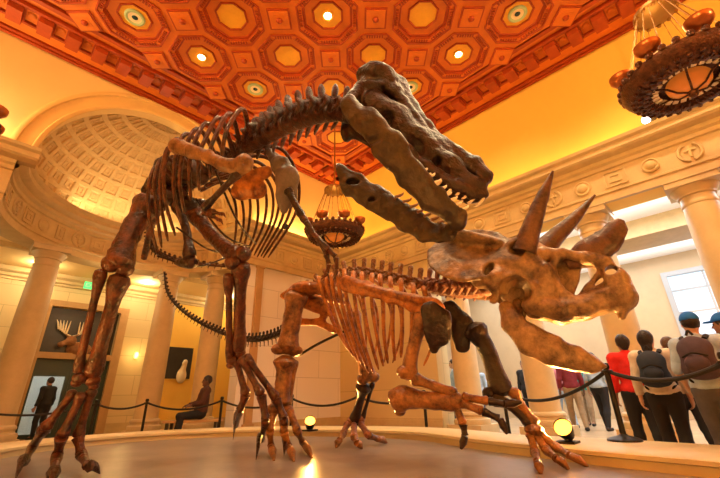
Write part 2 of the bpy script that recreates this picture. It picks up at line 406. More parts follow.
for i in range(26):
    y = 8.95-0.62*i; c = (XW-0.07, y, 4.93)
    if i % 4 == 0: roundel(b, c, 0.17, (-1, 0))
    elif i % 4 == 1: panel(b, c, 0.42, 0.36, (-1, 0))
    elif i % 4 == 2: roundel(b, c, 0.15, (-1, 0), 0.04)
    else: wreath(b, c, 0.34, 0.36, (-1, 0))
S(b, 'trim_3', M['stone'])
b = MB(); b.box((XW-0.06, 5.72, 0), (XW, YW, 0.28)); b.box((XW-0.035, 5.72, 0.28), (XW, YW, 0.33)); S(b, 'baseboard_right', M['stone'], smooth=False)

# ---- left wall with the arch, apse and entablature
ARC = (2.35, 5.60); RI, RO = 2.36, 2.80
b = MB(); N = 48
def arch_wall(b, y0, y1):
    V = []; F = []
    xs0, xs1 = X0, XW
    t = np.linspace(PI, 0, N+1); arc = [(ARC[0]+(RI+0.03)*math.cos(a), ARC[1]+(RI+0.03)*math.sin(a)) for a in t]
    pts = [(xs0, ZCOR-0.1), (arc[0][0], ZCOR-0.1)]+[(x, max(z, ZCOR-0.1)) for x, z in arc]+[(arc[-1][0], ZCOR-0.1), (xs1, ZCOR-0.1)]
    top = ZC+0.3
    for y in (y0, y1):
        for x, z in pts: V += [(x, y, z), (x, y, top)]
    m = len(pts); off = 2*m
    for i in range(m-1):
        F += [(2*i, 2*i+2, 2*i+3, 2*i+1), (off+2*i+1, off+2*i+3, off+2*i+2, off+2*i), (2*i+2, 2*i, off+2*i, off+2*i+2)]
    b.add(V, F)
arch_wall(b, YW, YW+0.3); S(b, 'wall_left_upper', M['walllight'], smooth=False)
# the moulded band round the arch
b = MB(); band = [(RI, 0.02), (RI, -0.03), (RI+0.05, -0.05), (RI+0.08, -0.05), (RI+0.10, -0.02), (RI+0.33, -0.02), (RI+0.35, -0.06), (RI+0.40, -0.07), (RO, -0.05), (RO, 0.02)]
V = []; F = []; t = np.linspace(PI-0.02, 0.02, 61)
for a in t:
    for r, dy in band: V.append((ARC[0]+r*math.cos(a), YW+dy, min(ARC[1]+r*math.sin(a), ZC)))
k = len(band)
for i in range(60):
    for j in range(k): F.append((i*k+j, i*k+(j+1) % k, (i+1)*k+(j+1) % k, (i+1)*k+j))
b.add(V, F); S(b, 'trim_4', M['archband'])
# half dome with sunk coffers
b = MB(); V = []; F = []
nu, nv = 22, 9; RD = 2.66; zb = ZCOR-0.02
def dome_pt(u, v, r): # u across 0..1, v up 0..1
    a = PI*u; e = v*PI/2; return (AC[0]+r*math.cos(a)*math.cos(e), AC[1]+0.0+r*math.sin(a)*math.cos(e)*0.98, zb+r*math.sin(e)*0.93)
for i in range(nu):
    for j in range(nv):
        u0, u1 = i/nu, (i+1)/nu; v0, v1 = j/nv*0.93, (j+1)/nv*0.93; d = 0.13
        rings = [(0, RD), (d, RD), (d+0.05, RD+0.03), (0.30, RD+0.03), (0.31, RD+0.015), (0.36, RD+0.015), (0.37, RD+0.03)]
        base = len(b.v); vv = []; ff = []
        for (q, r) in rings:
            for (a, c) in ((0,0),(1,0),(1,1),(0,1)):
                uu = u0+(u1-u0)*(q if a == 0 else 1-q); ww = v0+(v1-v0)*(q if c == 0 else 1-q); vv.append(dome_pt(uu, ww, r))
        for m_ in range(len(rings)-1):
            for s_ in range(4): ff.append((m_*4+s_, m_*4+(s_+1) % 4, (m_+1)*4+(s_+1) % 4, (m_+1)*4+s_))
        m_ = len(rings)-1; ff.append((m_*4, m_*4+1, m_*4+2, m_*4+3))
        b.add(vv, ff)
# crown of the dome
top = [dome_pt(i/nu, 0.93, RD) for i in range(nu+1)]; b.add(top+[dome_pt(0.5, 1, RD)], [(i, i+1, nu+1) for i in range(nu)])
S(b, 'ceiling_apse', M['dome'], smooth=False)
# unseen box added so that no light leaks behind the dome
b = MB(); b.box((AC[0]-3.2, 12.55, 4.6), (AC[0]+3.2, 12.7, 8.7)); b.box((AC[0]-3.2, 9.75, 8.6), (AC[0]+3.2, 12.7, 8.7)); b.box((AC[0]-3.3, 9.6, 4.6), (AC[0]-3.15, 12.7, 8.7)); b.box((AC[0]+3.15, 9.6, 4.6), (AC[0]+3.3, 12.7, 8.7))
S(b, 'wall_apse_light_block', M['dome'], smooth=False)
# curved entablature: lathe half ring
eprof = [(RA+0.45, ZENT), (RA-0.10, ZENT), (RA-0.10, ZENT+0.16), (RA-0.13, ZENT+0.18), (RA-0.13, ZENT+0.22), (RA-0.07, ZENT+0.25), (RA-0.07, 5.16), (RA-0.11, 5.18), (RA-0.11, 5.26), (RA-0.16, 5.30), (RA-0.16, 5.38),
         (RA-0.26, 5.42), (RA-0.30, 5.46), (RA-0.30, 5.56), (RA-0.34, 5.60), (RA-0.36, ZCOR), (RA+0.05, ZCOR)]
b = MB(); b.lathe(eprof, (AC[0], AC[1], 0), 64, 0, PI)
S(b, 'trim_5', M['stone'])
b = MB()
for i in range(17):
    a = PI*(i+0.5)/17; c = (AC[0]+(RA-0.07)*math.cos(a), AC[1]+(RA-0.07)*math.sin(a), 4.93); ax = (-math.cos(a), -math.sin(a))
    if i % 4 == 0: roundel(b, c, 0.16, ax)
    elif i % 4 == 1: panel(b, c, 0.36, 0.36, ax)
    elif i % 4 == 2: wreath(b, c, 0.32, 0.36, ax)
    else: panel(b, c, 0.24, 0.36, ax)
S(b, 'trim_6', M['stone'])
# straight entablature left and right of the apse
for i, (xa, xb) in enumerate(((X0, AC[0]-RA+0.10), (AC[0]+RA-0.10, XW))):
    b = MB(); b.extrude(cornice, (xa, YW), (xb, YW), (0, -1)); top_ = [q for q in cornice if q[1] > 5.37]; top_ = [(0.0, 5.38)]+[q for q in top_ if q[0] > 0]+[(0.0, ZCOR)]; b.extrude(top_, (xb if i == 0 else xa-.3, YW), (xb+.3 if i == 0 else xa, YW), (0, -1)); b.box((xa if i == 0 else AC[0]+RA, YW, ZENT), (AC[0]-RA if i == 0 else xb, YW+0.35, ZCOR)); S(b, 'trim_%d' % (7+i), M['stone'], smooth=False)
b = MB()
for i in range(6):
    c = (5.55+0.55*i, YW-0.07, 4.93)
    (panel(b, c, 0.36, 0.36, (0, -1)) if i % 2 else roundel(b, c, 0.16, (0, -1)))
for i in range(5): (panel(b, (-0.65-0.55*i, YW-0.07, 4.93), 0.36, 0.36, (0, -1)) if i % 2 else roundel(b, (-0.65-0.55*i, YW-0.07, 4.93), 0.16, (0, -1)))
S(b, 'trim_9', M['stone'])
# walls below: right of the apse (base whitened for cool light, with a pilaster strip) and left of it
b = MB(); b.box((5.12, YW, 0), (XW+0.2, YW+0.4, ZENT)); S(b, 'wall_left', M['stonewall_cool'], smooth=False)
b = MB(); b.box((5.40, YW-0.09, 0), (5.60, YW, ZENT-0.06)); b.box((5.37, YW-0.11, ZENT-0.06), (5.63, YW, ZENT)); b.box((5.36, YW-0.12, 0), (5.64, YW, 0.3)); S(b, 'trim_10', M['frame_wood'], smooth=False)
b = MB(); b.box((X0, YW, 0), (-0.36, YW+0.4, ZENT)); S(b, 'wall_left_end', M['stonewall3'], smooth=False)
b = MB(); b.box((5.64, YW-0.06, 0), (XW-0.06, YW, 0.28)); b.box((5.64, YW-0.035, 0.28), (XW-0.06, YW, 0.33)); S(b, 'baseboard_left', M['stone'], smooth=False)
# walls behind the camera
b = MB(); b.box((X0-0.3, Y0, 0), (X0, YW+0.4, ZC+0.3)); S(b, 'wall_back', M['walllight'], smooth=False)
b = MB(); b.box((X0, Y0-0.3, 0), (19, Y0, ZC+0.3)); S(b, 'wall_front', M['walllight'], smooth=False)

# ---- passage behind the apse columns
YB, ZA = 15.0, 4.72
b = MB(); N2 = 32; arc = [(AC[0]+(RA+.2)*math.cos(PI-PI*i/N2), AC[1]+(RA+.2)*math.sin(PI-PI*i/N2)) for i in range(N2+1)]
for z in (ZA, ZA+.15):
    pts = [(X0, YW)]+arc+[(10.2, YW)]; V = [(x, y, z) for x, y in pts]+[(x, YB+1.5, z) for x, y in pts]; m = len(pts)
    b.add(V, [(i, i+1, m+i+1, m+i) for i in range(m-1)])
S(b, 'ceiling_passage', M['walllight'], smooth=False)
DX0, DX1, DZ = 1.62, 3.52, 3.72           # the doorway and its dark transom display
for n_, lo_, hi_ in (('wall_passage_left', (X0, YB, 0), (DX0, YB+0.25, ZA)), ('wall_passage_right', (DX1, YB, 0), (5.2, YB+0.25, ZA)), ('wall_passage_header', (DX0, YB, DZ), (DX1, YB+0.25, ZA))):
    b = MB(); b.box(lo_, hi_); S(b, n_, M['stonewall3'], smooth=False)
b = MB(); b.box((5.2, YB, 0), (10.2, YB+0.25, ZA)); S(b, 'wall_passage_end', M['wallyellow'], smooth=False)
b = MB(); b.box((X0-0.2, YW+0.4, 0), (X0, YB+1.5, ZA)); b.box((10.0, YW+0.4, 0), (10.2, YB+1.5, ZA)); S(b, 'wall_passage_sides', M['walllight'], smooth=False)
crown = [(0, 4.36), (0.05, 4.36), (0.05, 4.42), (0.10, 4.46), (0.10, 4.54), (0.2, 4.6), (0.2, 4.72), (0, 4.72)]
b = MB(); b.extrude(crown, (X0, YB), (10.0, YB), (0, -1)); S(b, 'trim_11', M['stone'], smooth=False)
b = MB(); b.box((X0, YB-0.05, 0), (DX0-0.18, YB, 0.3)); b.box((DX1+0.18, YB-0.05, 0), (10, YB, 0.3)); S(b, 'baseboard_passage', M['stone'], smooth=False)
# doorway: wooden frame, dark display case over it, glass leaf, dark green leaf; a lit hall beyond
b = MB()
b.box((DX0-0.18, YB-0.12, 0), (DX0, YB, DZ+0.18)); b.box((DX1, YB-0.12, 0), (DX1+0.24, YB, DZ+0.18)); b.box((DX0, YB-0.12, DZ), (DX1, YB, DZ+0.18)); b.box((DX0, YB-0.1, 2.16), (DX1, YB+0.02, 2.34))
S(b, 'trim_12', M['frame_wood'], smooth=False)
d1 = MB(); d1.box((DX0, YB+0.02, 0), (DX0+0.06, YB+0.08, 2.16)); d1.box((2.44, YB+0.02, 0), (2.5, YB+0.08, 2.16)); d1.box((DX0+0.06, YB+0.02, 1.66), (2.44, YB+0.08, 2.16)); d1.box((DX0+0.06, YB+0.02, 0), (2.44, YB+0.08, 0.12))
do = S(d1, 'door_1', M['darkgreen'], smooth=False)
g = MB(); g.box((DX0+0.06, YB+0.04, 0.12), (2.44, YB+0.055, 1.66)); g.build('glass_pane', M['glass'], do, smooth=False)
d2 = MB(); d2.box((2.5, YB+0.02, 0), (DX1, YB+0.08, 2.16)); d2.box((2.56, YB+0.0, 1.1), (DX1-0.08, YB+0.02, 2.08)); d2.box((2.56, YB+0.0, 0.14), (DX1-0.08, YB+0.02, 0.98)); do2 = S(d2, 'door_2', M['darkgreen'], smooth=False)
h = MB(); h.tube([(2.58, YB-0.06, 0.95), (2.58, YB-0.06, 1.25)], 0.018); h.box((2.565, YB-0.06, 0.96), (2.595, YB+0.02, 0.99)); h.box((2.565, YB-0.06, 1.21), (2.595, YB+0.02, 1.24)); h.build('door_handle', M['steel'], do2)
b = MB(); b.box((0.9, YB+1.4, 0), (4.2, YB+1.5, ZA)); b.box((0.9, YB+0.25, 0), (1.0, YB+1.4, ZA)); b.box((4.1, YB+0.25, 0), (4.2, YB+1.4, ZA)); S(b, 'wall_hall_beyond', M['white'], smooth=False)
# ---- colonnade passage on the right
b = MB(); b.box((XW+0.55, Y0, 5.02), (18.3, YW+0.4, 5.2)); S(b, 'ceiling_corridor', M['white'], smooth=False)
b = MB(); b.box((11.65, Y0, 4.55), (12.95, YW+0.4, 5.02)); S(b, 'trim_13', M['stone'], smooth=False)
XB = 15.8
WY0, WY1, WZ0, WZ1 = -1.9, 1.28, 0.9, 4.45
b = MB(); b.box((XB, Y0, 0), (XB+0.3, WY0, 5.02)); b.box((XB, WY1, 0), (XB+0.3, YW+0.4, 5.02)); b.box((XB, WY0, 0), (XB+0.3, WY1, WZ0)); b.box((XB, WY0, WZ1), (XB+0.3, WY1, 5.02)); S(b, 'wall_corridor', M['beige'], smooth=False)
b = MB(); b.box((XW+0.55, YW, 0), (18.3, YW+0.4, 5.02)); S(b, 'wall_corridor_end', M['beige'], smooth=False)
win = MB(); t = 0.09
win.box((XB-0.05, WY0, WZ0), (XB+0.1, WY0+t*1.6, WZ1)); win.box((XB-0.05, WY1-t*1.6, WZ0), (XB+0.1, WY1, WZ1)); win.box((XB-0.05, WY0+t*1.6, WZ1-t*1.6), (XB+0.1, WY1-t*1.6, WZ1)); win.box((XB-0.08, WY0, WZ0-.04), (XB+0.1, WY1, WZ0+t*1.4))
for f in (0.34, 0.67): y = WY0+(WY1-WY0)*f; win.box((XB, y-0.03, WZ0), (XB+0.06, y+0.03, WZ1))
for f in (0.30, 0.62, 0.82): z = WZ0+(WZ1-WZ0)*f; win.box((XB+.003, WY0+.1, z-0.025), (XB+0.057, WY1-.1, z+0.025))
wo = S(win, 'window_1', M['metalgrey'], smooth=False)
g = MB(); g.box((XB+0.025, WY0+0.1, WZ0+0.1), (XB+0.035, WY1-0.1, WZ1-0.1)); g.build('window_pane', M['glass'], wo, smooth=False)
# a second tall window further along the corridor
W2 = (2.6, 3.9)
# ---- ceiling: square grid of stepped octagon coffers with small square bosses
P0, PX, PY = 1.452, 0.73, 7.2
bc = MB(); CG = []
oct_ = [(math.cos(PI/8+k*PI/4), math.sin(PI/8+k*PI/4)) for k in range(8)]
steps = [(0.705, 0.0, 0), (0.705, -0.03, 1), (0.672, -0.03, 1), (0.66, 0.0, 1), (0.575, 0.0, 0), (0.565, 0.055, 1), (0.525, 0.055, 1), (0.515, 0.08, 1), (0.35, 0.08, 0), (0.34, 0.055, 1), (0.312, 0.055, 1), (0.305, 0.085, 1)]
ZP = ZC-0.07                  # the coffered field hangs a little below the border
nx0, ny0 = -5, 10
for i in range(-5, 5):
    for j in range(0, 11):
        cx, cy = PX+P0*i, PY-P0*j; h = P0/2
        R = steps[0][0]
        ring = [(cx+R*c, cy+R*s, ZP) for c, s in oct_]
        sq = [(cx+sx*h, cy+sy*h, ZP) for sx, sy in ((1,1),(-1,1),(-1,-1),(1,-1))]
        e = R*math.sin(PI/8); ed = [(cx+h, cy-e), (cx+h, cy+e), (cx+e, cy+h), (cx-e, cy+h), (cx-h, cy+e), (cx-h, cy-e), (cx-e, cy-h), (cx+e, cy-h)]
        V = ring+sq+[(x, y, ZP) for x, y in ed]
        # oct_ order: k=0 at 22.5deg ... ring[7],ring[0] face +x
        bc.cur = 0
        bc.add(V, [(7, 12, 13, 0), (1, 14, 15, 2), (3, 16, 17, 4), (5, 18, 19, 6), (0, 13, 8, 14, 1), (2, 15, 9, 16, 3), (4, 17, 10, 18, 5), (6, 19, 11, 12, 7)])
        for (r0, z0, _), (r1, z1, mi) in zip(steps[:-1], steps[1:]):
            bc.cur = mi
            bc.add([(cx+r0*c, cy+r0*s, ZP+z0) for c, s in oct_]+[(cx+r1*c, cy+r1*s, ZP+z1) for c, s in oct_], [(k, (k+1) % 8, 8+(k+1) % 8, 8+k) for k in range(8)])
        r1, z1, _ = steps[-1]; bc.cur = 2
        bc.add([(cx+r1*c, cy+r1*s, ZP+z1) for c, s in oct_], [tuple(range(8))])
        # egg-and-dart blocks round the outer step
        bc.cur = 1
        for k in range(8):
            p, q = np.array(oct_[k])*0.62, np.array(oct_[(k+1) % 8])*0.62
            for f in (0.14, 0.26, 0.38, 0.5, 0.62, 0.74, 0.86):
                c = p+(q-p)*f; dd = (q-p)/np.linalg.norm(q-p); nn = np.array([-dd[1], dd[0]])
                w2, l2 = 0.016, 0.03
                vs = [(cx+(c+dd*a*w2+nn*b2*l2)[0], cy+(c+dd*a*w2+nn*b2*l2)[1], ZP+z) for z in (0.0, -0.022) for a, b2 in ((-1,-1),(1,-1),(1,1),(-1,1))]
                bc.add(vs, [(4,5,6,7),(0,1,5,4),(1,2,6,5),(2,3,7,6),(3,0,4,7)])
        # square boss on the corner
        bx, by = cx+h, cy+h
        for (w, z0, z1, mi) in ((0.235, 0, -0.035, 1), (0.20, 0, -0.05, 0), (0.15, 0, -0.035, 1), (0.115, 0, -0.055, 0)):
            bc.cur = mi; bc.box((bx-w, by-w, ZP+z1), (bx+w, by+w, ZP+z0), rz=PI/4)
        bc.cur = 1; bc.ball((bx, by, ZP-0.07), (0.07, 0.07, 0.05), 8)
xe, ye = PX+P0*4.5, PY+P0*0.5; xs, ys = PX-P0*5.5, PY-P0*10.5
bc.cur = 0
bc.box((xe, ys, ZC), (XW+0.1, YW+0.1, ZC+0.1)); bc.box((xs, ye, ZC), (xe, YW+0.1, ZC+0.1)); bc.box((X0, ys, ZC), (xs, YW+0.1, ZC+0.1)); bc.box((X0, Y0, ZC), (XW+0.1, ys, ZC+0.1))
bc.box((X0-0.2, Y0-0.2, ZC+0.27), (XW+0.4, YW+0.3, ZC+0.4))
# border mouldings and bracket blocks along both visible walls
bc.cur = 1
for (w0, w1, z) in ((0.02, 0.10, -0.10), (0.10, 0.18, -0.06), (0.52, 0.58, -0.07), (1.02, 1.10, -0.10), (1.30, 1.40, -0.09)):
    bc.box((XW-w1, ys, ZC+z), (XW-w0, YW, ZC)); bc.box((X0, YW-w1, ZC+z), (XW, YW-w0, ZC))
for i in range(34):
    y = YW-0.75-0.5*i
    bc.cur = 1
    bc.box((XW-1.0, y-0.12, ZC-0.22), (XW-0.6, y+0.12, ZC)); bc.box((XW-1.05, y-0.15, ZC-0.06), (XW-0.58, y+0.15, ZC))
    x = XW-0.75-0.5*i
    bc.box((x-0.12, YW-1.0, ZC-0.22), (x+0.12, YW-0.6, ZC)); bc.box((x-0.15, YW-1.05, ZC-0.06), (x+0.15, YW-0.58, ZC))
    bc.cur = 0
    bc.lathe([(0.001, -0.03), (0.06, -0.025), (0.085, 0)], (XW-0.8, y-0.25, ZC), 8); bc.lathe([(0.001, -0.03), (0.06, -0.025), (0.085, 0)], (x-0.25, YW-0.8, ZC), 8)
bc.build('ceiling', [M['ceil'], M['ceildark'], M['ceilgold']], kind='structure', smooth=False)

# ---- columns
def column(x, y, r, h, label, group):
    t = thing('stone_column', label, 'column', (x, y, 0), group)
    b = MB(); b.box((x-r*1.42, y-r*1.42, 0), (x+r*1.42, y+r*1.42, 0.20)); b.lathe([(r*1.36, 0.20), (r*1.40, 0.25), (r*1.36, 0.31), (r*1.18, 0.33), (r*1.16, 0.37), (r*1.24, 0.41), (r*1.20, 0.45), (r*1.04, 0.48)], (x, y, 0), 32, cap=True); b.build('column_base', M['column'], t)
    b = MB(); b.lathe([(r*1.03, 0.48), (r, 0.56), (r, h*0.35), (r*0.97, h*0.6), (r*0.90, h*0.85), (r*0.85, h-0.50), (r*0.90, h-0.48), (r*0.90, h-0.44), (r*0.85, h-0.42), (r*0.85, h-0.32)], (x, y, 0), 36, cap=True); b.build('column_shaft', M['column'], t)
    b = MB(); b.lathe([(r*0.86, h-0.32), (r*0.95, h-0.30), (r*0.95, h-0.27), (r*1.0, h-0.25), (r*1.18, h-0.16), (r*1.2, h-0.14)], (x, y, 0), 32, cap=True)
    b.box((x-r*1.28, y-r*1.28, h-0.14), (x+r*1.28, y+r*1.28, h-0.03)); b.box((x-r*1.34, y-r*1.34, h-0.03), (x+r*1.34, y+r*1.34, h))
    b.build('column_capital', M['column'], t)
    return t
for x, y, l in ((0.92, 11.65, 'smooth stone column left of the dark doorway, leftmost under the dome'), (3.86, 11.72, 'smooth stone column between the dark doorway and the seated visitor'), (5.0, 11.0, 'smooth stone column behind the standing hind leg of the tall skeleton')):
    column(x, y, 0.295, ZENT, l, 'columns under the curved entablature')
for y, l in ((-0.20, 'big stone column at the right edge, above the capped visitor'), (1.60, 'stone column behind the visitor in the red jacket'), (3.35, 'stone column behind the lower jaw of the horned skull'), (5.10, 'stone column next to the solid wall, behind the raised foreleg'), (-2.0, 'stone column out past the right edge of the view')):
    if y > -1: column(XW+0.27, y, 0.31, ZENT, l, 'columns of the right colonnade')

# ---- recessed ceiling lights in the coffers
def ceiling_light(i, j, on, label):
    cx, cy, z = PX+P0*i, PY-P0*j, ZC-0.07+0.085
    t = thing('ceiling_light', label, 'ceiling light', (cx, cy, z), 'lit ceiling lamps' if on else 'ringed ceiling lamps with dark lenses')
    b = MB(); b.lathe([(0.20, 0), (0.20, -0.02), (0.17, -0.035), (0.13, -0.02)] if not on else [(0.13, 0), (0.13, -0.03), (0.10, -0.035), (0.08, -0.015)], (cx, cy, z), 24); b.build('trim_ring', M['lens_ring'] if not on else M['ceilgold'], t)
    b = MB()
    if on: b.lathe([(0.001, -0.02), (0.085, -0.012), (0.085, 0)], (cx, cy, z), 20); b.build('lit_bulb', M['lamp_on'], t)
    else:
        b.lathe([(0.13, -0.018), (0.08, -0.012), (0.06, -0.012)], (cx, cy, z), 24); b.build('inner_ring', M['cream_glass'], t)
        b = MB(); b.lathe([(0.001, -0.03), (0.05, -0.022), (0.06, -0.01)], (cx, cy, z), 16); b.build('lens', M['lens_off'], t)
    return t
LIT = [(1, 0, 'lit ceiling lamp in the coffer nearest the stone arch'), (2, 2, 'lit ceiling lamp above the middle of the tall skeleton'), (4, 3, 'lit ceiling lamp to the right above the open-jawed skull')]
OFF = [(0, 0, 'ringed ceiling lamp with dark lens, leftmost of the ceiling'), (2, 0, 'ringed ceiling lamp with dark lens just above the long neck'), (4, 2, 'ringed ceiling lamp with dark lens next to the top of the open-jawed skull'), (4, 4, 'ringed ceiling lamp with dark lens, topmost right')]
for i, j, l in LIT: ceiling_light(i, j, True, l)
for i, j, l in OFF: ceiling_light(i, j, False, l)
# downlights of the passage and the exit sign
for k, (x, y, l) in enumerate(((1.0, 14.0, 'small lit downlight behind the leftmost column'), (3.92, 14.1, 'small lit downlight behind the knee of the tall skeleton'))):
    t = thing('downlight', l, 'ceiling light', (x, y, ZA)); b = MB(); b.lathe([(0.14, 0), (0.14, -0.02), (0.10, -0.02)], (x, y, ZA), 20); b.build('trim_ring', M['white'], t)
    b = MB(); b.lathe([(0.001, -0.012), (0.10, -0.012)], (x, y, ZA), 20); b.build('lit_bulb', M['lamp_on'], t)
t = thing('exit_sign', 'small green lit exit sign hanging under the passage ceiling', 'sign', (2.42, 14.55, 4.36))
b = MB(); b.box((2.22, 14.5, 4.30), (2.62, 14.56, 4.52)); b.build('sign_box', M['exit'], t, smooth=False)
b = MB(); b.tube([(2.42, 14.53, 4.52), (2.42, 14.53, ZA)], 0.015); b.build('hanger', M['steel'], t)
def letters(txt, c, hgt, m, parent, name, eu):
    cu = bpy.data.curves.new(name, 'FONT'); cu.body = txt; cu.size = hgt; cu.align_x = 'CENTER'; cu.align_y = 'CENTER'; cu.extrude = 0.003
    o = bpy.data.objects.new('tmp', cu); dg = bpy.context.evaluated_depsgraph_get(); COL.objects.link(o); dg.update(); me = bpy.data.meshes.new_from_object(o.evaluated_get(dg)); bpy.data.objects.remove(o)
    me.materials.clear(); me.materials.append(m); return place(me, name, c, parent, rot=eu)
letters('EXIT', (2.42, 14.497, 4.41), 0.17, M['white'], t, 'lettering', Matrix.Rotation(PI/2, 4, 'X'))
# moose diorama over the doorway
t = thing('moose_display', 'dark display case with a pale-antlered moose above the doorway', 'display', ((DX0+DX1)/2, YB, 2.34))
b = MB(); b.box((DX0, YB+0.12, 2.34), (DX1, YB+0.24, DZ)); b.build('back_panel', M['darkpanel'], t, smooth=False)
mc = np.array([2.35, YB-0.02, 2.72])
f = Field(mc-[0.6, 0.35, 0.5], mc+[0.6, 0.35, 0.5], 0.02)
f.ell(mc+[0.25, 0.0, -0.25], (0.34, 0.13, 0.22)).ell(mc+[-0.02, -0.05, -0.02], (0.15, 0.12, 0.16)).cap(mc+[-0.02, -0.08, 0.02], mc+[-0.22, -0.16, -0.12], 0.09, 0.075, 0.04).ell(mc+[-0.27, -0.19, -0.15], (0.09, 0.08, 0.08)).cap(mc+[0.04, -0.04, 0.12], mc+[0.14, -0.05, 0.2], 0.03, 0.015).cap(mc+[-0.12, -0.04, 0.1], mc+[-0.2, -0.05, 0.18], 0.03, 0.015)
f.build('moose', M['moosefur'], t)
b = MB()
for s in (-1, 1):
    base = mc+[0.02*s-0.03, -0.03, 0.13]
    b.tube(spline([base, base+[0.15*s, 0, 0.06], base+[0.30*s, -0.02, 0.18]], 4), [0.022]*9, 6)
    for k in range(5):
        st = base+np.array([(0.14+0.055*k)*s, 0, 0.06+0.03*k]); b.tube([st, st+[0.02*s*(k-1), -0.01, 0.2], st+[0.035*s*(k-1), -0.02, 0.40-0.03*k]], [0.028, 0.022, 0.006], 6)
b.build('antlers', M['antler'], t)
# framed picture with pale relief, and a plaque, on the yellow end wall
t = thing('framed_picture', 'dark framed picture with pale animal head on the yellow wall', 'picture', (5.7, YB, 2.2))
b = MB(); b.box((5.25, YB-0.05, 1.65), (6.2, YB, 2.75)); b.build('frame', M['darkpanel'], t, smooth=False)
f = Field((5.45, YB-0.55, 1.3), (6.15, YB, 2.5), 0.02); c = np.array([5.85, YB-0.2, 1.9])
f.ell(c+[0, 0.05, -0.15], (0.17, 0.16, 0.26)).cap(c+[0, -0.0, 0.05], c+[0.02, -0.1, 0.32], 0.10, 0.07, 0.04).cap(c+[0.02, -0.08, 0.34], c+[-0.1, -0.22, 0.26], 0.07, 0.045, 0.03)
f.build('relief', M['antler'], t)
b = MB(); b.box((6.45, YB-0.03, 1.75), (6.72, YB, 2.05)); b.box((6.48, YB-0.036, 1.78), (6.69, YB-0.03, 2.02)); tag(b.build('wall_plaque', M['darkpanel'], smooth=False), 'small dark plaque right of the framed picture', 'plaque')
b = MB(); b.lathe([(0.001, 0.14), (0.05, 0.13), (0.07, 0.07), (0.075, 0), (0.05, -0.07), (0.001, -0.08)], (4.25, YB-0.08, 2.35), 16); t = b.build('wall_sconce', M['sconce']); tag(t, 'small glowing wall lamp between the doorway and the second column', 'wall lamp')

# ---- spotlight fixtures on the cornices
for (x, y, z, l) in ((8.42, 0.02, 5.66, 'small spotlight with white lens on the right cornice'), (6.05, 9.08, 5.66, 'small black spotlight on the left cornice near the hanging chandelier')):
    t = thing('spotlight', l, 'spotlight', (x, y, z))
    d = _nv(np.array([3.0, 3.0, 3.0])-np.array([x, y, z])); c = np.array([x, y, z+0.16])
    b = MB(); b.tube([(x, y, z), (x, y, z+0.12)], 0.02, 8); b.lathe([(0.06, 0), (0.06, 0.015), (0.02, 0.02)], (x, y, z), 12, cap=True); b.build('bracket', M['steel'], t)
    b = MB(); b.tube([c-d*0.16, c-d*0.14, c+d*0.02, c+d*0.10], [0.05, 0.075, 0.08, 0.095], 14); b.build('lamp_can', M['steel'], t)
    b = MB(); b.tube([c+d*0.10, c+d*0.108], [0.085, 0.08], 14); b.build('lens', M['cool_on'] if x > 8 else M['lens_off'], t)

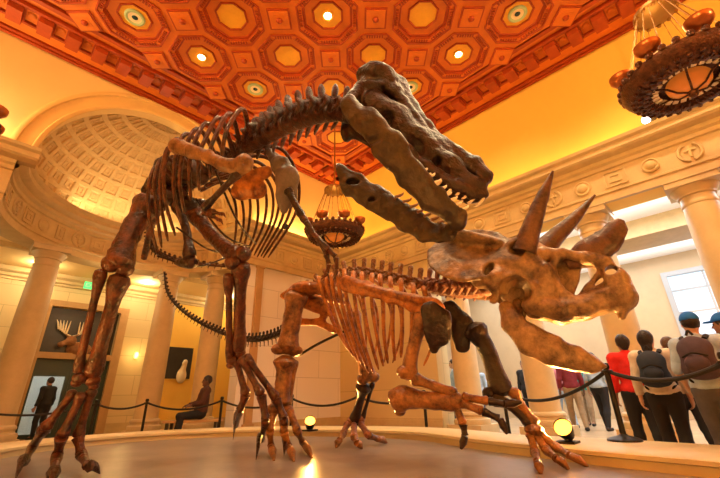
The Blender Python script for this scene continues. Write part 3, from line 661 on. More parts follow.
# ---- chandeliers: pierced bronze bowl ring with copper lamps, hung by chains from a hub
def chandelier(cx, cy, z, label, full=True):
    t = thing('chandelier', label, 'chandelier', (cx, cy, z), 'hanging bronze chandeliers'); R = 0.70; zh = z+1.28
    b = MB(); b.lathe([(0.02, ZC-zh), (0.02, 0.12), (0.10, 0.10), (0.22, 0.06), (0.27, 0.02), (0.27, -0.03), (0.20, -0.06), (0.05, -0.08), (0.001, -0.08)], (cx, cy, zh), 28)
    for k in range(12): a = 2*PI*k/12; b.ball((cx+0.25*math.cos(a), cy+0.25*math.sin(a), zh-0.045), 0.035, 6)
    b.build('hub', M['gilt'], t)
    # ring of pierced bronze
    prof = [(R-0.30, -0.02), (R-0.30, -0.08), (R-0.26, -0.12), (R-0.14, -0.13), (R-0.05, -0.09), (R, -0.02), (R+0.03, 0.03), (R+0.03, 0.08), (R-0.02, 0.11), (R-0.06, 0.09), (R-0.10, 0.02), (R-0.26, -0.01), (R-0.30, -0.02)]
    b = MB(); b.lathe(prof, (cx, cy, z), 64)
    for k in range(32):
        a = 2*PI*k/32
        b.ball((cx+(R-0.21)*math.cos(a), cy+(R-0.21)*math.sin(a), z-0.13), (0.05, 0.05, 0.03), 6); b.ball((cx+(R+0.02)*math.cos(a), cy+(R+0.02)*math.sin(a), z+0.10), (0.05, 0.05, 0.055), 6)
        a += PI/32; b.ball((cx+(R-0.08)*math.cos(a), cy+(R-0.08)*math.sin(a), z-0.10), (0.035, 0.035, 0.035), 6); b.tube([(cx+(R-0.3)*math.cos(a), cy+(R-0.3)*math.sin(a), z-0.115), (cx+(R-0.12)*math.cos(a), cy+(R-0.12)*math.sin(a), z-0.14)], [0.012, 0.02], 5)
    b.build('ring', M['bronze'], t)
    for k in range(26):
        b = MB()
        a = 2*PI*k/26; c, s = math.cos(a), math.sin(a); p = np.array([cx, cy, z]); r0, r1 = R-0.375, R-0.295; w = 0.026
        q = [p+[r*c-o*s, r*s+o*c, zz] for zz in (-0.085, -0.065) for (r, o) in ((r0, -w), (r1, -w*1.25), (r1, w*1.25), (r0, w))]
        b.add(q, [(3,2,1,0),(4,5,6,7),(0,1,5,4),(1,2,6,5),(2,3,7,6),(3,0,4,7)]); b.build('glass_louvre', M['cream_glass'], t, smooth=False)
    b = MB(); b.lathe([(R-0.28, -0.015), (0.001, -0.015), (0.001, 0.0), (R-0.28, 0.0)], (cx, cy, z), 32); b.build('top_plate', M['bronze'], t)
    b = MB(); b.lathe([(0.23, -0.02), (0.25, -0.06), (0.235, -0.13), (0.17, -0.19), (0.08, -0.22), (0.001, -0.225)], (cx, cy, z), 32); bw = b.build('glass_bowl', M['amber'], t)
    b = MB()
    for k in range(6):
        a = 2*PI*k/6; b.tube([(cx+(R-0.31)*math.cos(a), cy+(R-0.31)*math.sin(a), z-0.10), (cx+.26*math.cos(a), cy+.26*math.sin(a), z-0.13), (cx+.17*math.cos(a), cy+.17*math.sin(a), z-0.21), (cx, cy, z-0.245)], 0.014, 6)
    b.ball((cx, cy, z-0.25), (0.06, 0.06, 0.07), 8); b.build('bowl_cage', M['bronze'], t)
    for k in range(8):
        a = 2*PI*(k+0.5)/8; x, y = cx+(R-0.02)*math.cos(a), cy+(R-0.02)*math.sin(a)
        b = MB(); b.lathe([(0.001, 0.10), (0.03, 0.10), (0.035, 0.16), (0.10, 0.185), (0.145, 0.24), (0.15, 0.30), (0.125, 0.315), (0.11, 0.29), (0.05, 0.22), (0.001, 0.21)], (x, y, z), 18); b.build('lamp_bowl', M['copper'], t)
        for da in (-0.16, 0.16):
            b = MB(); p0 = np.array([cx+0.24*math.cos(a+da), cy+0.24*math.sin(a+da), zh-0.03]); p1 = np.array([cx+(R-0.06)*math.cos(a+da), cy+(R-0.06)*math.sin(a+da), z+0.09])
            nseg = 18
            b.tube([p0+(p1-p0)*q/nseg for q in range(nseg+1)], [0.009 if q % 2 else 0.005 for q in range(nseg+1)], 5); b.build('chain', M['gilt'], t)
    return t
chandelier(5.84, -0.50, 4.64, 'large bronze chandelier with copper bowls at the upper right corner')
chandelier(5.80, 6.48, 4.62, 'bronze chandelier hanging far behind the lower jaw of the tall skeleton')
chandelier(-1.20, 6.95, 4.50, 'bronze chandelier at the left edge, mostly out of view')
# ================================================================== THE TWO MOUNTED SKELETONS
Q = P
def limb_r(n, re0, rm, re1):
    """radius profile of a long bone: knobbed ends, slim shaft"""
    out = []
    for i in range(n):
        t = i/(n-1)
        if t < 0.5: w = max(0, 1-t/0.30); out.append(rm+(re0-rm)*w*w*(3-2*w))
        else: w = max(0, 1-(1-t)/0.30); out.append(rm+(re1-rm)*w*w*(3-2*w))
    out[0] *= 0.72; out[-1] *= 0.72
    return out
def longbone(b, pts, re0, rm, re1, n=None, flat=None, noise=0.05, sides=12):
    pts = [np.array(p, float) for p in pts]
    if len(pts) == 2: pts = [pts[0], (pts[0]*2+pts[1])/3, (pts[0]+pts[1]*2)/3, pts[1]]
    c = spline(pts, 6); e0 = _nv(c[0]-c[1]); e1 = _nv(c[-1]-c[-2])
    c = [c[0]+e0*re0*0.35]+c+[c[-1]+e1*re1*0.35]
    r = limb_r(len(c)-2, re0, rm, re1); r = [re0*0.35]+r+[re1*0.35]
    r[1] = re0*0.85; r[-2] = re1*0.85
    b.tube(c, r, sides, flat=flat, noise=noise)
    return b
def condyles(b, p, axis, off, r, noise=0.0):
    for s in (-1, 1): b.ball(np.array(p)+np.array(axis)*off*s, r, 10)
def digit(b, pts, r0, r1, noise=0.04):
    """a row of phalanges with swollen joints through the given joints"""
    pts = [np.array(p, float) for p in pts]; k = len(pts)-1
    for i in range(k):
        a, c = pts[i], pts[i+1]; ra = r0+(r1-r0)*i/k; rc = r0+(r1-r0)*(i+1)/k; d = c-a
        b.tube([a+d*0.03, a+d*0.08, a+d*0.22, a+d*0.5, a+d*0.78, a+d*0.93, a+d*0.97], [ra*0.6, ra, ra*0.86, ra*0.66, rc*0.82, rc*1.0, rc*0.6], 10, noise=noise)
def claw(b, a, c, r, droop=0.25):
    a = np.array(a, float); c = np.array(c, float); d = c-a; L = np.linalg.norm(d)
    b.tube(spline([a, a+d*0.45+np.array([0,0,L*droop]), c], 5), [r*0.75, r, r*0.98, r*0.92, r*0.84, r*0.74, r*0.62, r*0.5, r*0.36, r*0.2, r*0.04], 8)
class Head:
    """median plane of a skull; S(px, py, lat) is the point seen at a pixel, lying 'lat' metres to the far side of that plane"""
    def __init__(s, c, f, l):
        s.c = np.array(c); s.l = _nv(l); s.f = _nv(np.array(f)-s.l*np.dot(f, s.l)); s.u = np.cross(s.f, s.l)
    def S(s, px, py, lat=0.0):
        r = ray(px, py); k = (np.dot(s.c-EYE, s.l)+lat)/np.dot(r, s.l); return EYE+r*k
    def mir(s, p): p = np.array(p); return p-2*np.dot(p-s.c, s.l)*s.l
    def both(s, pts): return [pts, [s.mir(p) for p in pts]]

def vertebra_mesh(kind, name, m):
    h = 0.02
    f = Field((-0.62, -0.95, -1.3), (0.62, 0.95, 1.75), 0.055)
    f.cap((-0.40, 0, 0), (0.40, 0, 0), 0.34, 0.34, 0.05).cap((0, 0.0, 0), (0.0, 0, 0.01), 0.27, 0.27, 0.1)
    f.ell((0, 0.36, 0.0), (0.26, 0.17, 0.20), k=0.05, sub=True).ell((0, -0.36, 0.0), (0.26, 0.17, 0.20), k=0.05, sub=True)
    f.ell((0, 0, 0.42), (0.34, 0.24, 0.2), k=0.08)
    hz = {'dorsal': 1.45, 'neck': 1.1, 'tail': 0.95}[kind]
    f.cap((0.0, 0, 0.45), (-0.14, 0, hz*0.7), 0.26, 0.22, 0.06, axis=(0, 1, 0), squash=0.4).cap((-0.14, 0, hz*0.7), (-0.2, 0, hz), 0.22, 0.28, 0.06, axis=(0, 1, 0), squash=0.55)
    w = {'dorsal': 0.78, 'neck': 0.72, 'tail': 0.55}[kind]
    for s in (-1, 1):
        f.cap((0, 0.15*s, 0.4), (-0.08, w*s, 0.5 if kind == 'dorsal' else 0.2), 0.17, 0.10, 0.06)
        f.cap((0.1, 0.15*s, 0.5), (0.5, 0.2*s, 0.62), 0.1, 0.09, 0.05).cap((-0.1, 0.15*s, 0.55), (-0.5, 0.18*s, 0.6), 0.1, 0.09, 0.05)
        if kind == 'neck': f.cap((0, 0.6*s, 0.15), (-0.5, 0.62*s, -0.35), 0.12, 0.05, 0.05)
    if kind == 'tail': f.cap((-0.45, 0, -0.25), (-0.55, 0, -1.05), 0.11, 0.10, 0.04)
    f.rough(0.03, 5, 3)
    V, F = f.mesh()
    me = bpy.data.meshes.new(name); me.from_pydata(V.tolist(), [], F.tolist()); me.materials.append(m); me.polygons.foreach_set('use_smooth', [True]*len(me.polygons)); return me
def spine(root, me, name, path, n, s0, s1, upv=(0, 0, 1), smid=None, zs=1.0, ls=None, mats=None, t0=0, t1=1):
    """n copies of a vertebra along a smooth path; size runs s0 -> s1"""
    c = np.array(spline(path, 12)); L = np.concatenate([[0], np.cumsum(np.linalg.norm(np.diff(c, axis=0), axis=1))]); out = []
    for i in range(n):
        t = (i+0.5)/n; q = t*L[-1]; p = np.array([np.interp(q, L, c[:, k]) for k in range(3)]); p2 = np.array([np.interp(min(L[-1], q+0.03), L, c[:, k]) for k in range(3)]); p1 = np.array([np.interp(max(0, q-0.03), L, c[:, k]) for k in range(3)])
        T = _nv(p2-p1); uu = np.array(upv, float); U = _nv(uu-T*np.dot(uu, T)); W = np.cross(U, T)
        s = s0+(s1-s0)*t
        if smid: s += smid*4*t*(1-t)
        sl = (L[-1]/n)*1.0
        R = Matrix(((T[0]*sl, W[0]*s, U[0]*s*zs, 0), (T[1]*sl, W[1]*s, U[1]*s*zs, 0), (T[2]*sl, W[2]*s, U[2]*s*zs, 0), (0, 0, 0, 1)))
        place(me, name, p, root, rot=R); out.append((p, T, U, W))
    return out
def rib_family(root, name, keys, n, r0, r1, m, flat=0.55, skip=(), u0=0.0, u1=1.0):
    """n ribs blended between key curves [(u, [points])]"""
    us = [k[0] for k in keys]; A = np.array([[np.array(p) for p in k[1]] for k in keys])
    for i in range(n):
        if i in skip: continue
        u = u0+(u1-u0)*i/(n-1)
        C = np.array([[np.interp(u, us, A[:, a, b]) for b in range(3)] for a in range(A.shape[1])])
        C = C+np.random.randn(*C.shape)*0.006
        c = spline(C, 6); k = len(c); rr = [r0*(1.25 if j < 2 else 1.0)+(r1-r0)*j/(k-1) for j in range(k)]; rr[-1] *= 0.5
        b = MB(); b.tube(c, rr, 7, noise=0.05); b.build(name, m, root)

# ------------------------------------------------------------------ the tall two-legged meat-eater
rx = thing('dinosaur_skeleton', 'tall brown two-legged dinosaur skeleton rearing with open jaws and small arms', 'dinosaur skeleton', (1.9, 4.4, 0.25), 'mounted dinosaur skeletons')
# skull
B0, A0 = Q(350, 110, 3.18), Q(338, 176, 3.58)
H = Head(Q(425, 150, 3.45), Q(489, 185, 3.25)-Q(356, 100, 3.52), CM @ np.array([-.12, -.42, -.90]))
S_ = H.S
f = Field(np.minimum(S_(345,70,-.4), S_(495,200,.4))-[.4,.4,.4], np.maximum(S_(345,70,-.4), S_(495,200,.4))+[.4,.4,.4], 0.0145)
f.chain([S_(362,90), S_(380,81), S_(398,88), S_(412,112), S_(434,139), S_(456,155), S_(474,165), S_(483,178)], [.08,.10,.10,.085,.075,.075,.08,.085], 0.04)
f.chain([S_(372,106), S_(396,122), S_(420,144), S_(446,166), S_(468,182), S_(479,187)], [.15,.15,.13,.11,.095,.075], 0.05)
f.ell(S_(379,82), (0.27,0.20,0.14), R=(H.f, H.l, H.u), k=0.05)
f.ell(S_(357,100), (0.08,0.15,0.15), R=(H.f, H.l, H.u), k=0.03)
for pts in (1, -1):
    g = lambda x, y, l: (S_(x, y, -l*.55) if pts == 1 else H.mir(S_(x, y, -l*.55)))
    f.chain([g(352,114,.22), g(378,128,.20), g(402,145,.17), g(428,166,.13), g(452,184,.10), g(472,194,.07), g(482,194,.03)], [.05,.05,.05,.055,.055,.06,.06], 0.02, axis=H.l, squash=.7)
    f.chain([g(358,90,.19), g(349,104,.22), g(348,118,.24)], [.055,.055,.055], 0.02)
    f.chain([g(360,86,.18), g(384,84,.17), g(404,102,.14), g(424,130,.12), g(450,154,.09)], [.05,.05,.05,.045,.04], 0.02)
    f.ell(g(396,90,.15), (0.08,0.06,0.05), R=(H.f, H.l, H.u), k=0.03)                              # brow boss
    if pts == 1: f.ell(g(362,104,.34), (0.08,0.22,0.055), R=(H.f, H.l, H.u), k=0.02, sub=True)                   # opening behind the eye
    if pts == 1: f.ell(g(388,112,.34), (0.075,0.22,0.065), R=(H.f, H.l, H.u), k=0.02, sub=True)                 # eye socket
    if pts == 1: f.ell(g(418,140,.30), (0.12,0.20,0.05), R=(H.f, H.l, H.u), k=0.02, sub=True)                  # window before the eye
    f.ell(g(437,160,.17), (0.045,0.09,0.035), R=(H.f, H.l, H.u), k=0.015, sub=True)
    f.ell(g(470,172,.10), (0.055,0.06,0.032), R=(H.f, H.l, H.u), k=0.015, sub=True)                # nostril
    f.chain([g(378,128,.10), g(420,160,.07)], [.05,.045], 0.03, sub=True)                          # hollow palate
    f.ell(g(405,150,.07)-H.u*.04, (0.20,0.06,0.06), R=(H.f, H.l, H.u), k=0.03, sub=True)
f.rough(0.012, 20, 5)
skull = f.build('skull', M['rexdark'], rx, label='massive dark brown skull with gaping jaw')
def tooth_row(parent, roots, down, L, r, m, back):
    for i, p in enumerate(roots):
        ln = L*(0.65+0.7*random.random()); b = MB(); p = np.array(p); d = np.array(down)
        b.tube(spline([p-d*0.03, p+d*ln*0.5, p+d*ln-back*ln*0.28], 3), [r, r, r*0.95, r*0.85, r*0.66, r*0.42, r*0.05], 7)
        b.build('tooth', m, parent)
for sgn in (1, -1):
    roots = []
    for t in np.linspace(0.1, 1, 8):
        x = np.interp(t, [0, .5, 1], [412, 452, 482]); y = np.interp(t, [0, .5, 1], [160, 190, 200]); l = np.interp(t, [0, .5, 1], [.16, .10, .03]); p = S_(x, y, -l*.55); roots.append(p if sgn == 1 else H.mir(p))
    tooth_row(skull, roots, -H.u, 0.07, 0.014, M['tooth'], H.f)
# lower jaw: two long branches meeting at the chin, seen from below
f = Field(np.minimum(S_(335,100,-.4), S_(470,250,.4))-[.5,.5,.3], np.maximum(S_(335,100,-.4), S_(470,250,.4))+[.5,.5,.3], 0.0145)
nb = [Q(350,106,3.02), Q(366,120,2.98), Q(388,145,2.96), Q(412,176,2.98), Q(436,201,3.03), Q(458,217,3.10)]
fb = [Q(337,172,3.62), Q(352,184,3.58), Q(378,200,3.52), Q(405,217,3.44), Q(428,231,3.34), Q(450,234,3.22)]
for ch, rr in ((nb, [.07,.115,.125,.115,.10,.08]), (fb, [.08,.125,.13,.115,.10,.07])):
    ax = _nv(np.cross(_nv(ch[-1]-ch[0]), np.cross(_nv(ch[-1]-ch[0]), EYE-ch[2]))); ax = H.l
    ax = _nv(A0-B0); ax = _nv(EYE-ch[2])*0.75+ax*-0.35; ax = _nv(ax-_nv(ch[-1]-ch[0])*np.dot(ax, _nv(ch[-1]-ch[0])))
    f.chain(ch, rr, 0.02, axis=ax, squash=.38)
    f.cap(ch[0]+(ch[0]-ch[1])*0.2, ch[1], .055, .05, 0.03)
f.chain([Q(440,206,3.08), Q(457,224,3.14), Q(446,232,3.24)], [.04,.055,.045], 0.04)
for p, s in ((Q(352,183,3.56), .05), (Q(372,200,3.5), .03), (Q(374,138,2.90), .05), (Q(392,160,2.9), .03)): f.ell(p, (s, s*1.6, s*.7), k=0.01, sub=True)
f.chain([Q(358,124,2.86), Q(380,146,2.82), Q(406,178,2.85), Q(430,200,2.92)], [.035,.04,.035,.025], 0.015, sub=True)
f.rough(0.010, 20, 8)
jaw = f.build('lower_jaw', M['olive'], rx, label='olive brown two-branched lower jaw')
upj = _nv(H.u+H.f*0.55)
r1 = [Q(x, y, d) for x, y, d in ((398,196,3.42),(406,201,3.4),(413,206,3.38),(420,211,3.37),(427,215,3.35),(434,219,3.33),(441,222,3.31),(447,225,3.29),(452,228,3.28))]
r2 = [Q(x, y, d) for x, y, d in ((424,170,3.02),(430,176,3.02),(436,182,3.03),(442,188,3.04),(448,194,3.05),(453,199,3.07),(458,204,3.09),(463,209,3.11))]
tooth_row(jaw, r1, upj, 0.065, 0.015, M['rexpale'], H.f); tooth_row(jaw, r2, upj, 0.06, 0.014, M['tooth'], H.f)
# neck, back and tail
vn = vertebra_mesh('neck', 'neck_vertebra', M['rex']); vd = vertebra_mesh('dorsal', 'back_vertebra', M['rex']); vt = vertebra_mesh('tail', 'tail_vertebra', M['rex'])
spine(rx, vn, 'neck_vertebra', [Q(246,148,4.02), Q(268,135,3.85), Q(294,122,3.68), Q(322,114,3.55), Q(350,114,3.46)], 11, 0.22, 0.23, upv=(-.1,-.1,1), zs=.85, smid=.06)
bk = spine(rx, vd, 'back_vertebra', [Q(168,196,4.75), Q(190,186,4.55), Q(215,170,4.3), Q(236,155,4.12), Q(252,142,4.0)], 13, 0.17, 0.16, zs=0.75)
spine(rx, vt, 'tail_vertebra', [Q(170,192,4.78), Q(158,206,5.2), Q(150,226,5.8), Q(150,246,6.4), Q(168,258,7.0), Q(200,264,7.6), Q(240,268,8.0)], 34, 0.16, 0.05)
# ribs
near_keys = [(0.0, [Q(186,194,4.5), Q(160,165,4.15), Q(150,182,3.98), Q(150,215,3.95), Q(157,252,4.0)]),
             (0.35, [Q(208,175,4.3), Q(182,138,3.92), Q(168,158,3.76), Q(166,195,3.72), Q(176,235,3.78)]),
             (0.7, [Q(230,160,4.15), Q(212,122,3.74), Q(198,140,3.58), Q(192,165,3.52), Q(192,198,3.55)]),
             (1.0, [Q(250,145,4.0), Q(244,110,3.60), Q(230,124,3.45), Q(223,146,3.38), Q(222,168,3.38)])]
rib_family(rx, 'rib', near_keys, 10, 0.026, 0.016, M['rex'])
far_keys = [(0.0, [Q(200,190,4.6), Q(222,182,4.75), Q(234,200,4.85), Q(236,225,4.85), Q(234,250,4.8)]),
            (0.5, [Q(226,168,4.3), Q(250,168,4.5), Q(268,190,4.6), Q(268,222,4.6), Q(252,256,4.55)]),
            (1.0, [Q(252,146,4.05), Q(284,150,4.2), Q(299,180,4.28), Q(294,215,4.28), Q(268,258,4.25)])]
rib_family(rx, 'rib', far_keys, 10, 0.024, 0.014, M['rex'])
# belly ribs: a lattice of thin rods under the chest
for i in range(7):
    t = i/6; a = Q(157+t*58, 256-t*86, 4.0-.6*t); c = Q(238-2*t+20*t, 252-t*8, 4.75-.4*t); mid = (a+c)/2+np.array([0, 0, -0.10-.05*(1-t)])
    if i in (1, 3, 5): continue
    b = MB(); b.tube(spline([a, mid, c], 8), [0.011]*17, 6); b.build('belly_rib', M['rexdark'], rx)
# thin cross ties between the near ribs
# pelvis
f = Field(Q(170,200,4.5)-[.75,.75,.9], Q(170,200,4.5)+[.75,.75,.6], 0.017)
il0, il1 = Q(150,190,4.85), Q(200,178,4.25)
f.chain([il0, Q(168,172,4.55), Q(186,168,4.35), il1], [.10,.17,.17,.09], 0.03, axis=_nv(EYE-Q(170,190,4.5)), squash=.35)
f.cap(Q(165,195,4.5), Q(190,205,4.55), .10, .10, 0.05).cap(Q(158,195,4.6), Q(160,205,4.3), .09, .08, 0.04)
f.rough(.006, 20, 2); f.build('ilium', M['rexdark'], rx)
b = MB(); longbone(b, [Q(176,205,4.35), Q(186,228,4.2), Q(190,258,4.05)], .07, .045, .08); b.tube(spline([Q(196,262,4.0), Q(190,263,4.05), Q(176,262,4.15)], 4), [.03,.05,.06,.065,.065,.06,.055,.045,.03], 10); b.build('pubis', M['rexdark'], rx)
b = MB(); longbone(b, [Q(160,205,4.5), Q(150,232,4.75), Q(144,258,5.0)], .06, .035, .045); b.build('ischium', M['rex'], rx)
# bare sternum plates and far shoulder
f = Field(Q(250,182,4.1)-[.4,.4,.4], Q(250,182,4.1)+[.4,.4,.4], 0.015)
ax = _nv(EYE-Q(250,182,4.1))
f.chain([Q(236,182,4.15), Q(252,178,4.1), Q(266,172,4.05)], [.05,.08,.07], .03, axis=ax, squash=.4).chain([Q(240,192,4.12), Q(258,189,4.06)], [.10,.10], .03, axis=ax, squash=.4)
f.rough(.006, 20, 4); f.build('breastbone', M['tric_lamplit'], rx, label='breastbone plate with lamp orange painted in')
# shoulder blades
ax = _nv(EYE-Q(210,155,3.35))
f = Field(Q(212,155,3.36)-[.5,.5,.4], Q(212,155,3.36)+[.5,.5,.4], 0.014)
f.chain([Q(177,147,3.50), Q(192,151,3.40), Q(208,157,3.32), Q(224,165,3.26), Q(238,168,3.22)], [.08,.06,.05,.06,.075], .02, axis=ax, squash=.4)
f.ell(Q(245,163,3.22), (.075,.07,.085), k=.03); f.ell(Q(246,161,3.14), (.03,.05,.03), k=.01, sub=True); f.rough(.005, 22, 9)
f.build('shoulder_blade', M['rexpale'], rx, label='pale brown shoulder blade lying over the near ribs')
f = Field(Q(284,185,4.0)-[.4,.4,.5], Q(284,185,4.0)+[.4,.4,.5], 0.014); ax = _nv(EYE-Q(284,185,4.0))
f.chain([Q(270,152,4.1), Q(280,165,4.0), Q(287,178,3.95), Q(286,196,3.95), Q(284,210,3.95)], [.05,.09,.115,.10,.05], .03, axis=ax, squash=.45); f.rough(.005, 20, 12)
f.build('shoulder_blade', mat('grey_plate', (.16,.12,.11), .4, var=.4, vscale=7, bump=.4), rx, label='grey far shoulder plate')
# arms: short, two-fingered
b = MB(); longbone(b, [Q(239,172,3.24), Q(222,190,3.30), Q(204,208,3.40)], .05, .028, .042); b.build('upper_arm', M['rexdark'], rx)
b = MB(); longbone(b, [Q(204,209,3.44), Q(214,212,3.38)], .035, .024, .03); longbone(b, [Q(203,213,3.44), Q(213,216,3.4)], .03, .02, .026); fo = b.build('forearm', M['rex'], rx)
for d_ in (((214,212),(221,214),(226,218)), ((213,216),(219,220),(223,225))):
    b = MB(); digit(b, [Q(x, y, 3.38) for x, y in d_[:2]], .022, .018); claw(b, Q(*d_[1], 3.38), Q(*d_[2], 3.36), .018); b.build('finger', M['rex'], fo)
b = MB(); longbone(b, [Q(288,190,3.92), Q(294,202,3.88), Q(302,216,3.84)], .055, .036, .05); b.build('upper_arm', M['rexdark'], rx)
b = MB(); longbone(b, [Q(302,216,3.84), Q(314,234,3.78), Q(328,250,3.74)], .045, .027, .04); longbone(b, [Q(306,222,3.80), Q(318,240,3.80), Q(327,254,3.78)], .035, .022, .03); fo = b.build('forearm', M['rex'], rx)
for d_ in (((328,250),(336,257),(337,270),(333,281)), ((326,254),(329,264),(327,273),(322,279))):
    b = MB(); digit(b, [Q(x, y, 3.74) for x, y in d_[:3]], .034, .024); claw(b, Q(*d_[2], 3.74), Q(*d_[3], 3.72), .024, .0); b.build('finger', M['rex'], fo)
# hind legs
def rex_leg(hip, knee, ankle, kf, near, mets, toes, m):
    b = MB(); hip, knee, ankle = map(np.array, (hip, knee, ankle)); bow = _nv(np.cross(knee-hip, EYE-knee))*0.03
    longbone(b, [hip, hip+(knee-hip)*.33+bow, hip+(knee-hip)*.68+bow, knee], .17*kf, .115*kf, .15*kf, noise=.07); b.ball(hip+np.array([0.06,-.02,.08]), (.11,.11,.11), 10)
    ax = _nv(np.cross(knee-hip, EYE-knee)); condyles(b, knee, ax, .065, (.095,.095,.095)); b.build('femur', m, rx)
    b = MB(); k2 = knee+_nv(ankle-knee)*.1; longbone(b, [k2-ax*.045, ankle-ax*.04], .115, .066, .09, noise=.06); b.build('shin_bone', m, rx)
    b = MB(); longbone(b, [k2+ax*.13, ankle+ax*.09], .065, .036, .05); b.build('splint_bone', m, rx)
    b = MB(); condyles(b, ankle+_nv(ankle-knee)*.05, ax, .055, (.07,.07,.06)); condyles(b, ankle+_nv(ankle-knee)*.10, ax, .075, (.05,.05,.04)); b.build('ankle', m, rx)
    b = MB()
    for a, c in mets: longbone(b, [a, c], .055, .036, .058)
    ft = b.build('foot', m, rx)
    for tpts in toes:
        b = MB(); digit(b, tpts[:-1], .058, .042); b.build('toe', m, ft)
        b = MB(); claw(b, tpts[-2], tpts[-1], .05, .15); b.build('claw', M['rexdark'], ft)
Z0 = 0.25
def gz(x, y, z): return onz(x, y, Z0+z)
rex_leg(Q(150,202,4.40), Q(118,266,3.92), Q(88,374,3.72), 1.0, True,
        [(Q(74,392,3.70), Q(45,428,3.52)), (Q(82,394,3.66), Q(62,436,3.50)), (Q(92,390,3.72), Q(78,436,3.62))],
        [[Q(45,428,3.52), gz(33,446,.16), gz(24,462,.09), gz(15,480,.01)], [Q(62,436,3.50), gz(57,456,.13), gz(53,474,.06), gz(50,490,.01)], [Q(78,436,3.62), gz(81,454,.14), gz(88,466,.08), gz(100,474,.0)]], M['rex'])
rex_leg(Q(194,212,4.62), Q(238,258,4.12), Q(236,352,4.28), .74, False,
        [(Q(236,360,4.28), Q(246,394,4.25)), (Q(241,358,4.24), Q(261,394,4.18)), (Q(246,356,4.26), Q(276,398,4.26))],
        [[Q(246,394,4.25), Q(240,410,4.24), gz(236,426,.2), gz(233,440,.12)], [Q(261,394,4.18), Q(266,420,4.12), gz(261,440,.12), gz(256,460,.0)], [Q(276,398,4.26), Q(284,418,4.22), gz(286,440,.13), gz(284,456,.02)]], M['rex'])
# ------------------------------------------------------------------ the three-horned plant-eater
tx = thing('dinosaur_skeleton', 'low three-horned dinosaur skeleton with bony frill and one foreleg raised', 'dinosaur skeleton', (3.7, 3.0, 0.25), 'mounted dinosaur skeletons')
H = Head(Q(555, 280, 3.28), Q(632, 305, 2.98)-Q(470, 272, 3.62), np.array([0, 0, 0.0])+np.cross(np.array([0, 0, 1.0]), Q(632,300,2.98)-Q(470,300,3.62)))
if np.dot(H.l, Q(555,280,4)-Q(555,280,3)) < 0: H = Head(H.c, H.f, -H.l)
H.u = np.cross(H.f, H.l); H.u = H.u if H.u[2] > 0 else -H.u
S_ = H.S
lo = np.minimum.reduce([S_(425,230,.5), S_(640,330,.0), S_(425,300,-.5), S_(640,230,0)]); hi = np.maximum.reduce([S_(425,230,.5), S_(640,330,0), S_(425,300,-.5), S_(640,230,0)])
f = Field(lo-[.2,.2,.25], hi+[.2,.2,.25], 0.0145)
E1 = lambda a, b_: _nv(np.array(a)-np.array(b_))
for sg in (1, -1):
    g = (lambda x, y, l: S_(x, y, -l)) if sg == 1 else (lambda x, y, l: H.mir(S_(x, y, -l)))
    ll = H.l*sg
    # frill lobe, a curved plate
    e1 = E1(g(432,250,.2), g(500,262,.2)); e2 = _nv(ll*-.62-H.u*.78); e2 = _nv(e2-e1*np.dot(e1, e2)); e3 = np.cross(e1, e2)
    f.ell(g(468,254,.20), (.38,.40,.05), R=(e1, e2, e3), k=.05)
    f.ell(g(472,242,.06), (.37,.26,.07), R=(e1, _nv(ll-e1*np.dot(ll, e1)), np.cross(e1, _nv(ll-e1*np.dot(ll, e1)))), k=.06)
    # side of the face
    f.ell(g(512,266,.17), (.20,.12,.17), R=(H.f, H.l, H.u), k=.06)
    f.chain([g(480,282,.30), g(496,280,.27), g(512,284,.22), g(532,292,.17)], [.06,.09,.10,.09], .05)
    f.chain([g(500,280,.26), g(494,300,.27)], [.07,.045], .04, axis=H.l, squash=.6)       # cheek spike
    f.ell(g(522,246,.20), (.12,.08,.09), R=(H.f, H.l, H.u), k=.05)                        # brow
    f.chain([g(528,262,.12), g(543,274,.11), g(548,292,.11)], [.11,.10,.09], .05)
    f.chain([g(532,304,.15), g(558,310,.12), g(585,307,.08), g(606,302,.04)], [.09,.085,.075,.06], .04)  # tooth-bearing bone
    f.chain([g(556,256,.09), g(552,272,.10), g(558,288,.11), g(572,302,.10)], [.035,.032,.032,.045], .03) # rear rim of the big nostril
    f.chain([g(540,253,.09), g(562,253,.08), g(586,258,.05), g(606,262,.03)], [.05,.042,.05,.05], .03)    # upper rim
    f.chain([g(604,264,.03), g(617,278,.035), g(622,296,.03), g(622,316,.01)], [.05,.085,.10,.03], .03) # beak
    f.chain([g(572,302,.08), g(596,296,.06), g(618,292,.04)], [.045,.04,.05], .03)
f.chain([S_(500,255), S_(530,252), S_(556,256)], [.12,.11,.06], .06)
f.chain([S_(604,262), S_(598,276), S_(588,288), S_(580,298)], [.03,.024,.026,.03], .02)                  # strut between the nostrils
f.chain([S_(618,288), S_(604,286), S_(592,292)], [.035,.03,.03], .02)
f.ell(S_(562,278,.05), (.13,.035,.26), R=(H.f, H.l, H.u), k=.02)
f.ell(S_(516,290,.02), (.16,.05,.16), R=(H.f, H.l, H.u), k=.03)
f.ell(S_(484,276), (.14,.17,.12), R=(H.f, H.l, H.u), k=.06)
for sg in (1, -1):
    g = (lambda x, y, l: S_(x, y, -l)) if sg == 1 else (lambda x, y, l: H.mir(S_(x, y, -l)))
    f.ell(g(516,247,.29), (.07,.15,.06) if sg == 1 else (.05,.1,.04), R=(H.f, H.l, H.u), k=.02, sub=True)             # eye socket
    f.ell(g(489,270,.30), (.035,.14,.075), R=(H.f, H.l, H.u), k=.015, sub=True)            # slit behind
    if sg == 1: f.ell(g(516,290,.27), (.115,.17,.12), R=(H.f, H.l, H.u), k=.03, sub=True)             # cheek opening
f.chain([S_(592,308), S_(612,300)], [.07,.09], .04)
f.ell(S_(611,273), (.045,.3,.045), R=(H.f, H.l, H.u), k=.015, sub=True)
f.rough(.012, 16, 11)
